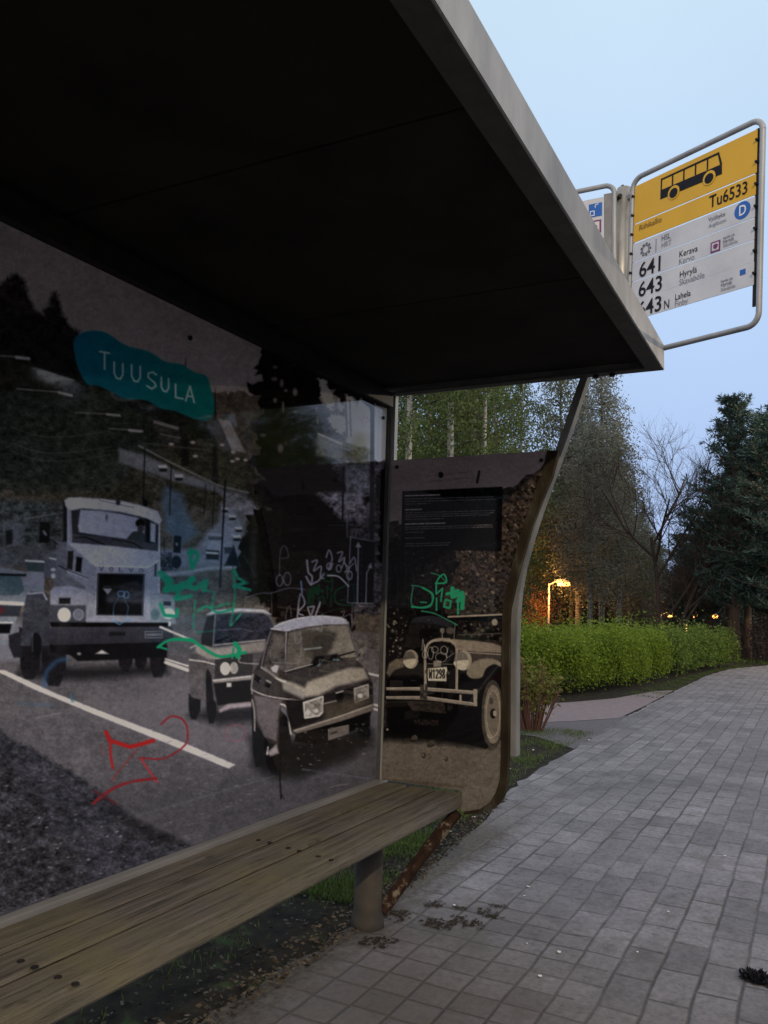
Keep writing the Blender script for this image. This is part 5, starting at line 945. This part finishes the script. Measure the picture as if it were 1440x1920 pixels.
def shrub(name, label, cat, rx, ry, h, seed, loc, mat, n=3000, size=.08, group=None, stem='twig', low=.1):
    r = np.random.RandomState(seed); t = thing(name, label, cat, loc, group=group); st = MB(); P = []
    nb = 26
    for k in range(nb):
        a = r.uniform(0, 2 * pi); f = r.rand() ** .5; e = np.array([math.cos(a) * rx * f, math.sin(a) * ry * f, h * (1 - .45 * f * f) * r.uniform(.75, 1.08)]); b0 = np.array([e[0] * .25, e[1] * .25, -.1])
        q = [b0, b0 * .5 + e * .5 + [0, 0, h * .08], e]; q = [np.array(v) for v in q]; st.tube([tuple(v) for v in q], [.02 * h ** .5, .012, .004], 3, cap=False)
        m = n // nb; u = np.clip(low + (1 - low) * r.rand(m) ** .7, 0, 1)[:, None]; pp = q[0] * (1 - u) ** 2 + 2 * q[1] * u * (1 - u) + q[2] * u * u + r.randn(m, 3) * np.array([.11, .11, .08]) * max(rx, h) * .9; P.append(pp)
    P = np.concatenate(P); P = P[P[:, 2] > .02]
    st.obj('stems', M[stem], t); leaves('foliage', P, size, mat, t, seed=seed); return t

def hedge(name, label, path, wd, h, n, mat, seed, size=.055, group=None):
    """path: list of (x, y) along the front foot of the hedge; the row is wd deep away from the pavement"""
    r = np.random.RandomState(seed); path = np.array(path, float); t = thing(name, label, 'hedge', (path[0, 0], path[0, 1], 0), group=group)
    seg = np.hypot(*np.diff(path, axis=0).T); cum = np.concatenate([[0], np.cumsum(seg)]); T = cum[-1]; s = r.rand(n) * T; cx = np.interp(s, cum, path[:, 0]); cy = np.interp(s, cum, path[:, 1])
    i = np.clip(np.searchsorted(cum, s) - 1, 0, len(seg) - 1); d = np.diff(path, axis=0)[i] / seg[i][:, None]; nrm = np.stack([-d[:, 1], d[:, 0]], 1); nrm *= np.sign(nrm[:, 1:2] + 1e-9)
    th = r.uniform(0, pi, n); lump = .16 * np.sin(s * 2.3 + 1) + .12 * np.sin(s * 5.1) + .10 * np.sin(s * 11.7 + 2 + th) + .08 * np.sin(th * 5 + s * 3); rad = 1 - .30 * r.rand(n) ** 1.6
    w = wd / 2 * (1 + .5 * lump); hh = h * (1 + .55 * lump)
    sx = np.sign(np.cos(th)) * np.abs(np.cos(th)) ** .6; sz = np.abs(np.sin(th)) ** .5
    off = wd / 2 - w * sx * rad + r.randn(n) * .04; z = .06 + hh * sz * rad * (.12 + .88 * r.rand(n) ** .25) + r.randn(n) * .045 + (r.rand(n) < .14) * r.exponential(.10, n)
    P = np.stack([cx + nrm[:, 0] * off, cy + nrm[:, 1] * off, np.maximum(z, .03)], 1) - np.array([path[0, 0], path[0, 1], 0])
    st = MB()
    for k in range(int(T * 12)):
        q = r.rand() * T; x, y = np.interp(q, cum, path[:, 0]) - path[0, 0], np.interp(q, cum, path[:, 1]) - path[0, 1]; o = r.uniform(.25, .75) * wd; ii = min(len(seg) - 1, max(0, np.searchsorted(cum, q) - 1)); dn = np.array([-np.diff(path, axis=0)[ii][1], np.diff(path, axis=0)[ii][0]]) / seg[ii]; dn *= np.sign(dn[1] + 1e-9)
        st.tube([(x + dn[0] * o, y + dn[1] * o, -.05), (x + dn[0] * o + r.randn() * .12, y + dn[1] * o + r.randn() * .12, h * .9)], [.012, .005], 3, cap=False)
    st.obj('stems', M['bark'], t)['kind'] = 'stuff'; leaves('foliage', P, size, mat, t, aspect=.62, seed=seed, up=-.25); return t

def tz(x): return float(terrain(x))
# slope: lateral position (y / x) of a photo column
def yx(px, D): d = r2 * ((px - 720) / FPX) - u2 * ((1157 - 960) / FPX) + fwd; return d.y / d.x * D
def ztop(px, pyy, D): d = r2 * ((px - 720) / FPX) - u2 * ((pyy - 960) / FPX) + fwd; return d.z / d.x * D + CAM_H

hedge('hedge', 'bright green clipped hedge running beside the paved path, nearest row', [(11.0, 6.2), (11.4, 4.6), (12.0, 3.75), (13.1, 3.2), (15.0, 2.85), (17.6, 2.62)], 1.25, .92, 95000, 'hedgeleaf', 3, size=.043)
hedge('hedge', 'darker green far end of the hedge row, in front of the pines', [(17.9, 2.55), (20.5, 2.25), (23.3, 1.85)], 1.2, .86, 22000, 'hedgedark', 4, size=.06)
shrub('shrub', 'yellowish leafy shrub with bare reddish stems beside the bent shelter tube', 'shrub', .30, .30, .80, 5, (8.9, 2.78, 0), 'yellowleaf', 1500, .05, stem='redstem', low=.45)
rs = MB(); r = np.random.RandomState(8)
for k in range(46):
    a = r.uniform(0, 2 * pi); rs.tube([(8.9 + .12 * math.cos(a), 2.78 + .12 * math.sin(a), 0), (8.9 + .22 * math.cos(a), 2.78 + .22 * math.sin(a), .22), (8.9 + .30 * math.cos(a), 2.78 + .30 * math.sin(a), r.uniform(.3, .5))], [.006, .005, .003], 3, cap=False)
o = rs.obj('stem_thicket', M['redstem'], bpy.data.objects['shrub']); o.data.transform(Matrix.Translation((-8.9, -2.78, 0)))
shrub('shrub', 'dark brown leafless bush past the far end of the hedge at the right edge', 'shrub', .9, .9, 1.3, 9, (26.0, 1.35, 0), 'brownleaf', 1500, .06).scale = (1, 1, 1)

GW = 'birches of the wood behind the shelter'
b1 = birch('birch_tree', 'tall birch with fresh green leaves seen over the vintage car print', 'tree', 12.5, 2.2, 1, 'greenleaf', 15000, loc=(22, yx(838, 22), 0), group=GW, base=.12, bark='birchwhite', tr=.0105)
b2 = birch('birch_tree', 'brownish birch crown rising between the shelter roof and the bent tube', 'tree', 11.2, 1.7, 2, 'birchleaf', 15000, loc=(35.5, yx(1047, 35.5), tz(35.5)), group=GW, lsize=.095, base=.27); b2.scale = (1.15, 1.15, 1.22)
b3 = birch('birch_tree', 'slender grey brown birch, the tallest one right of the bent tube', 'tree', 11.4, 1.35, 3, 'greyleaf', 15000, loc=(31, yx(1130, 31), tz(31)), group=GW, lsize=.09, base=.26)
GL = 'green birch among the dense trees behind the shelter side'
for i, (px_, D, src, s, rz) in enumerate([(748, 20, b1, .95, 1), (786, 24, b1, 1.05, 2.2), (880, 27, b1, 1.08, 3.1), (912, 23, b1, .92, 4.4), (935, 34, b1, 1.15, 5.2), (700, 26, b1, 1.1, .4), (640, 24, b1, 1.0, 1.9), (962, 28, b1, .80, 2.0), (820, 33, b2, 1.25, 1.1), (900, 35, b2, 1.25, 4.1), (760, 34, b1, 1.3, 5.0)]):
    copy_tree(src, (D, yx(px_, D), tz(D)), rz, (s * .92, s * .92, s), GL)
GR = 'grey brown birch in the wood between the bent tube and the bare tree'
for px_, D, src, s, rz in [(1085, 34, b3, .98, 1.1), (1028, 38, b2, .9, 3), (1105, 28, b3, .70, 2.6), (1160, 30, b3, .74, 4.0), (1068, 35, b2, .84, .6), (1180, 34, b2, .66, 5.0), (1140, 38, b2, .92, 1.7), (1010, 37, b3, .8, 3.9), (1200, 37, b3, .60, 2.1), (1215, 42, b2, .62, 2.9)]:
    copy_tree(src, (D, yx(px_, D), tz(D)), rz, (s * 1.2, s * 1.2, s), GR)
bare_tree('bare_tree', 'leafless tree with fine branches between the birches and the pines', 10.6, 4, (28, yx(1238, 28), tz(28)))
bt2 = bare_tree('bare_tree', 'smaller leafless tree standing just left of the dark pines', 6.4, 14, (33, yx(1290, 33), tz(33)))
p1 = pine('pine_tree', 'large dark pine at the right, its top standing clear of the other trees', 'tree', 8.0, 1.75, 3, (27, yx(1380, 27), tz(27)), base=.20, dens=1.75)
p2 = pine('pine_tree', 'pine with a high crown over a bare trunk, left of the large dark pine', 'tree', 8.2, 1.9, 13, (34, yx(1330, 34), tz(34)), base=.36, dens=1.2); p2.scale = (.85, .85, .66)
GP = 'dark conifer in the dense stand behind the far hedge'
c_n = copy_tree(p1, (30, yx(1445, 30), tz(30)), 2.0, (1.15, 1.15, 1.06), 'dark pine cut by the right edge of the picture'); 
for px_, D, s, rz in [(1292, 40, .66, 3.1), (1400, 34, .95, 4.2), (1366, 37, .9, 5.5), (1470, 26, .9, 1.5), (1500, 30, 1.1, 3.3), (1425, 41, 1.0, .9)]:
    c = copy_tree(p2 if px_ < 1430 else p1, (D, yx(px_, D), tz(D)), rz, (s * 1.3, s * 1.3, s), GP); c['group'] = 'conifers behind the far hedge'
# dark understorey
GU = 'dark understorey bush in the wood behind the hedge'
u1 = shrub('understorey_bush', GU, 'bush', 1.9, 1.9, 3.8, 21, (36, yx(1100, 36), tz(36)), 'darkleaf', 7000, .12, group='bushes under the trees of the wood')
r = np.random.RandomState(2)
for k in range(34):
    px_ = 700 + 780 * (k + .5) / 34 + r.uniform(-8, 8); D = r.uniform(36, 44) if k % 2 else r.uniform(48, 58)
    if px_ < 1090 and D < 50: D += 14
    if 1130 < px_ < 1450 and D < 60: D = r.uniform(64, 76)
    s = r.uniform(.9, 1.35) * (1 if D < 46 else 1.5); copy_tree(u1, (D, yx(px_, D), tz(D)), r.uniform(0, 6), (s, s, s * r.uniform(.85, 1.15)))
GF = 'far dark tree closing off the wood'
for k in range(16):
    px_ = 690 + 820 * (k + .5) / 16 + r.uniform(-10, 10); D = r.uniform(60, 74) if not 1205 < px_ < 1350 else r.uniform(108, 120); s = r.uniform(.95, 1.2) * D / 66; src = (p1 if px_ > 1180 else b2) if k % 2 else p1
    s *= (.95 if px_ > 1180 else 1.35); c = copy_tree(src, (D, yx(px_, D), tz(D)), r.uniform(0, 6), (s * 1.7, s * 1.7, s), GF); c['group'] = 'far trees closing off the wood'
# trees across the road: they show only in the gloss of the prints
GA = 'leafy tree across the road, mirrored in the glossy print'
for x_, y_, s in ((20, -11, .6), (27, -12, .65), (34, -16, .55), (13, -11, .6), (42, -20, .5), (26, -20, .9), (6, -12, .6), (-1, -12, .65), (-8, -12, .7), (52, -26, .6), (10, -19, .8), (24, -12.9, .78), (27.5, -16.2, .85), (31, -18.6, .9), (22, -14.5, .8), (26, -13.2, .62), (33, -18.5, .8), (38, -22, .6), (24, -15, .5), (31, -15.5, .42), (44, -25, .6), (36, -18, .48), (17, -19, .8), (46, -24, .5), (3, -19, .8), (-5, -19, .9)):
    c = copy_tree(b1, (x_, y_, -.15 + tz(x_)), x_ * 1.3, (s * 1.4, s * 1.4, s), GA); c['group'] = 'trees across the road'

for k in range(15):
    x_ = -14 + 3.1 * k; c = copy_tree(p1, (x_, -25 - (k % 3) * 2., -.1), k * 1.1, (2.2, 2.2, 1.25 if x_ < 24 else .8), 'dark conifer across the road, mirrored in the glossy print'); c['group'] = 'conifers across the road'

for k in range(12):
    x_ = 5 + 2.1 * k; c = copy_tree(p1, (x_, -19.5 - (k % 2) * 1.8, -.1), k * 1.7 + 1, (2.1, 2.1, 1.15), 'dark conifer across the road, mirrored in the glossy print'); c['group'] = 'conifers across the road'
# ---------------------------------------------------------------- lit lamps of the lower path
def emis(name, c, s):
    m, t, B, N, L = nt(name); B.inputs['Base Color'].default_value = (*c, 1); B.inputs['Emission Color'].default_value = (*c, 1); B.inputs['Emission Strength'].default_value = s; return m
M['glow'] = emis('sodium lamp glow', (1, .48, .11), 6)
M['lamppost'] = mottled('grey lamp post', (.34, .33, .32), (.5, .48, .46), 8, .5, .2, .05)
def lamp(px_, pyy, D, label, pw, hgt=4.5, sc=1.):
    z = ztop(px_, pyy, D); x, y = D, yx(px_, D); g0 = z - hgt; t = thing('street_lamp', label, 'street lamp', (x, y, g0), group='orange lamps along the lower path')
    MB().tube([(0, 0, 0), (0, 0, hgt * .5), (0, 0, hgt)], [.075 * sc, .065 * sc, .05 * sc], 10).obj('lamp_post', M['lamppost'], t, smooth=True)
    MB().tube([(0, 0, hgt - .05), (.04, -.35 * sc, hgt + .08), (.05, -.75 * sc, hgt + .10)], .035 * sc, 8).obj('lamp_arm', M['lamppost'], t)
    MB().prism([(.45 * -sc, hgt + .06), (-.5 * sc, hgt + .17), (-.8 * sc, hgt + .20), (-1.2 * sc, hgt + .12), (-1.25 * sc, hgt + .06)], 'x', -.15 * sc, .15 * sc).obj('lamp_head', M['lamppost'], t, bevel=.01)
    MB().box(-.13 * sc, .13 * sc, -1.2 * sc, -.55 * sc, hgt - .09, hgt + .055).obj('lamp_lens', M['glow'], t)
    ld = bpy.data.lights.new('lamp_light', 'POINT'); ld.energy = pw; ld.color = (1, .42, .10); ld.shadow_soft_size = .12; lo = bpy.data.objects.new('lamp_light', ld); link(lo, t); lo.location = (-.55, -.1 * sc, hgt - .25); return t
lamp(1029, 1094, 33, 'lit orange street lamp nearest the shelter, lighting a rust coloured bush', 250, 3.3, .7)
lamp(1239, 1153, 48, 'lit orange street lamp over the small glowing bush, far away above the hedge', 200, 3.0, .5)
lamp(1287, 1154, 49, 'lit orange street lamp, middle one of the three small far ones', 120, 3.0, .5)
lamp(1328, 1156, 50, 'lit orange street lamp, rightmost and faintest of the three small far ones', 90, 3.0, .42)
x_, D = yx(1001, 34.2), 34.2
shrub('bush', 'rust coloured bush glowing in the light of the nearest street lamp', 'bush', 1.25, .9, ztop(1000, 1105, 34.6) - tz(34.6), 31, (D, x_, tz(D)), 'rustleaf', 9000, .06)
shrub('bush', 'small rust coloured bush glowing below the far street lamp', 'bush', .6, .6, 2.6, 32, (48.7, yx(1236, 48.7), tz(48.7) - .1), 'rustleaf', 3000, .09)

# lamps of the road itself (outside the picture; they throw the warm light on the side print)
def road_lamp(x, y, label, pw):
    t = thing('road_lamp', label, 'street lamp', (x, y, -.15), group='lamps of the road')
    MB().tube([(0, 0, 0), (0, 0, 3.5), (0, 0, 7.2)], [.09, .08, .05], 12).obj('lamp_post', M['lamppost'], t, smooth=True)
    MB().tube([(0, 0, 7.15), (0, .5, 7.35), (0, 1.2, 7.4)], .035, 8).obj('lamp_arm', M['lamppost'], t); MB().prism([(.9, 7.33), (1.0, 7.46), (1.6, 7.46), (1.75, 7.36), (1.7, 7.33)], 'x', -.14, .14).obj('lamp_head', M['lamppost'], t, bevel=.01)
    MB().box(-.11, .11, 1.0, 1.6, 7.29, 7.328).obj('lamp_lens', M['glow'], t)
    ld = bpy.data.lights.new('lamp_light', 'POINT'); ld.energy = pw; ld.color = (1, .82, .56); ld.shadow_soft_size = .1; lo = bpy.data.objects.new('lamp_light', ld); link(lo, t); lo.location = (0, 1.3, 7.15)
road_lamp(-6.5, -6.6, 'tall lit road lamp across the road behind the viewer', 3000)
road_lamp(26, -6.6, 'tall lit road lamp across the road ahead, right of the view', 2800)

# ---------------------------------------------------------------- grass, litter, debris
def grass(name, label, polys, n, hgt, seed):
    r = np.random.RandomState(seed); P = []
    for (x0, x1, f0, f1), w in polys:
        m = int(n * w); x = r.uniform(x0, x1, m); y = np.interp(x, *f0) + (np.interp(x, *f1) - np.interp(x, *f0)) * r.rand(m); P.append(np.stack([x, y, np.full(m, -.012) + 0 * x], 1))
    P = np.concatenate(P); dens = np.sin(P[:, 0] * 7.1 + np.sin(P[:, 1] * 9)) * np.sin(P[:, 1] * 8.3 + 1) + r.randn(len(P)) * .6; P = P[dens > .15]; P[:, 2] = [tz(v) - .012 for v in P[:, 0]]
    o = leaves(name, P, hgt, 'grass', None, aspect=.13, dirs=np.repeat(np.array([[0, 0, 1.]]), len(P), 0), seed=seed, jit=.38); return tag(o, kind='stuff', cat='grass', label=label)
grass('grass', 'short green grass and weeds growing around the shelter foot and beside the paving', [
    ((3.3, 5.4, ([3.3, 3.8, 5.4], [1.80, 1.84, 2.0]), ([3.3, 5.4], [2.5, 2.8])), .5),
    ((5.2, 9.2, ([5.2, 7, 9.2], [1.98, 2.12, 2.18]), ([5.2, 9.2], [3.3, 3.6])), .34),
    ((13.4, 24, ([13.4, 20, 24], [2.20, 2.16, 1.5]), ([13.4, 18, 24], [2.8, 2.5, 1.9])), .16), ((.5, 3.3, ([.5, 3.3], [2.0, 1.9]), ([.5, 3.3], [3, 3])), .05)], 75000, .032, 4)
grass('lawn_grass', 'rough grass in front of the wood', [((24.5, 34, ([24.5, 34], [-.0, -.0]), ([24.5, 34], [3.5, 12])), 1.)], 9000, .12, 5)
def litter(name, label, n, seed, size, area):
    r = np.random.RandomState(seed); x = r.uniform(area[0], area[1], n); lo_ = np.interp(x, *area[2]); y = lo_ + r.exponential(area[3], n) - .04
    P = np.stack([x, y, np.full(n, -.004) + r.rand(n) * .006], 1); P[:, 2] += (y < lo_ + .02) * .008
    o = leaves(name, P, size, 'litterleaf', None, aspect=.5, dirs=np.stack([r.randn(n), r.randn(n), r.randn(n) * .12], 1), seed=seed, jit=.01); return tag(o, kind='stuff', cat='leaf litter', label=label)
litter('leaf_litter', 'old leaves, straw and grit on the dark soil under the bench and beside the paving', 3600, 3, .022, (.4, 5.6, ([.4, 3.1, 3.8, 5.6], [1.70, 1.70, 1.76, 1.96]), .16))
def scrap(x, y, s, seed, z=.004):
    r = np.random.RandomState(seed); k = 7; pts = [(s * r.uniform(.5, 1) * math.cos(2 * pi * i / k), s * r.uniform(.35, .8) * math.sin(2 * pi * i / k)) for i in range(k)]
    V = [(a, b, .001 + .002 * r.rand()) for a, b in pts] + [(0, 0, .003)] + [(a * .96, b * .96, .0) for a, b in pts]
    F = [(i, (i + 1) % k, k) for i in range(k)] + [(i, k + 1 + i, k + 1 + (i + 1) % k, (i + 1) % k) for i in range(k)]
    o = mesh('litter_scrap', V, F, 'litter'); o.location = (x, y, z); o.rotation_euler.z = r.uniform(0, 6); return o
for i, (px_, pyy, s) in enumerate([(991, 1664, .010), (983, 1681, .007), (1048, 1787, .014), (1012, 1832, .013), (1359, 1606, .010), (1253, 1711, .008), (1195, 1787, .006), (988, 1771, .005), (1104, 1388, .02), (1000, 1407, .02), (955, 1442, .018), (845, 1560, .014), (888, 1533, .014), (852, 1699, .008)]):
    x, y = onz(px_, pyy, 0); lab = 'small pale scrap of litter lying on the grey paving or its grassy edge'
    tag(scrap(x, y, s, i), lab, 'litter', 'pale scraps of litter on the ground')
def clump(x, y, s, seed, label, mat, name, cat, n=70, flat=.35, grp=None, elong=1.):
    r = np.random.RandomState(seed); mb = MB()
    for k in range(n):
        a = r.uniform(0, 2 * pi); q = r.rand() ** .6 * s; p = np.array([q * math.cos(a) * elong, q * math.sin(a), 0]); d = r.randn(3) * np.array([1, 1, flat]); d /= np.linalg.norm(d); d[2] = abs(d[2]) * (1 if name == 'black_tuft' else .3); w = np.array([-d[1], d[0], 0]) * .28; L = s * r.uniform(.25, .6)
        mb.add([p, p + d * L * .5 + w * L, p + d * L, p + d * L * .5 - w * L], [(0, 1, 2, 3)])
    o = mesh(name, mb.V, mb.F, mat); o.location = (x, y, .004); o.rotation_euler.z = r.uniform(0, 3); return tag(o, label, cat, grp)
for i, (px_, pyy, s, e) in enumerate([(813, 1697, .035, 1.4), (861, 1704, .022, 1.3), (916, 1714, .040, 1.8), (875, 1730, .050, 1.9), (822, 1734, .050, 1.4), (935, 1700, .024, 2), (745, 1717, .05, 1.6), (708, 1768, .05, 1.5)]):
    x, y = onz(px_, pyy, 0); clump(x, y, s, i, 'flat dark clump of dead leaves on the paving near the post foot', 'debris', 'leaf_clump', 'leaf clump', grp='dark leaf clumps on the paving', elong=e)
x, y = onz(1424, 1838, 0); clump(x, y, .05, 77, 'black fuzzy tuft lying on the paving at the right edge', 'blackfuzz', 'black_tuft', 'debris', 420, .8, elong=1.3)
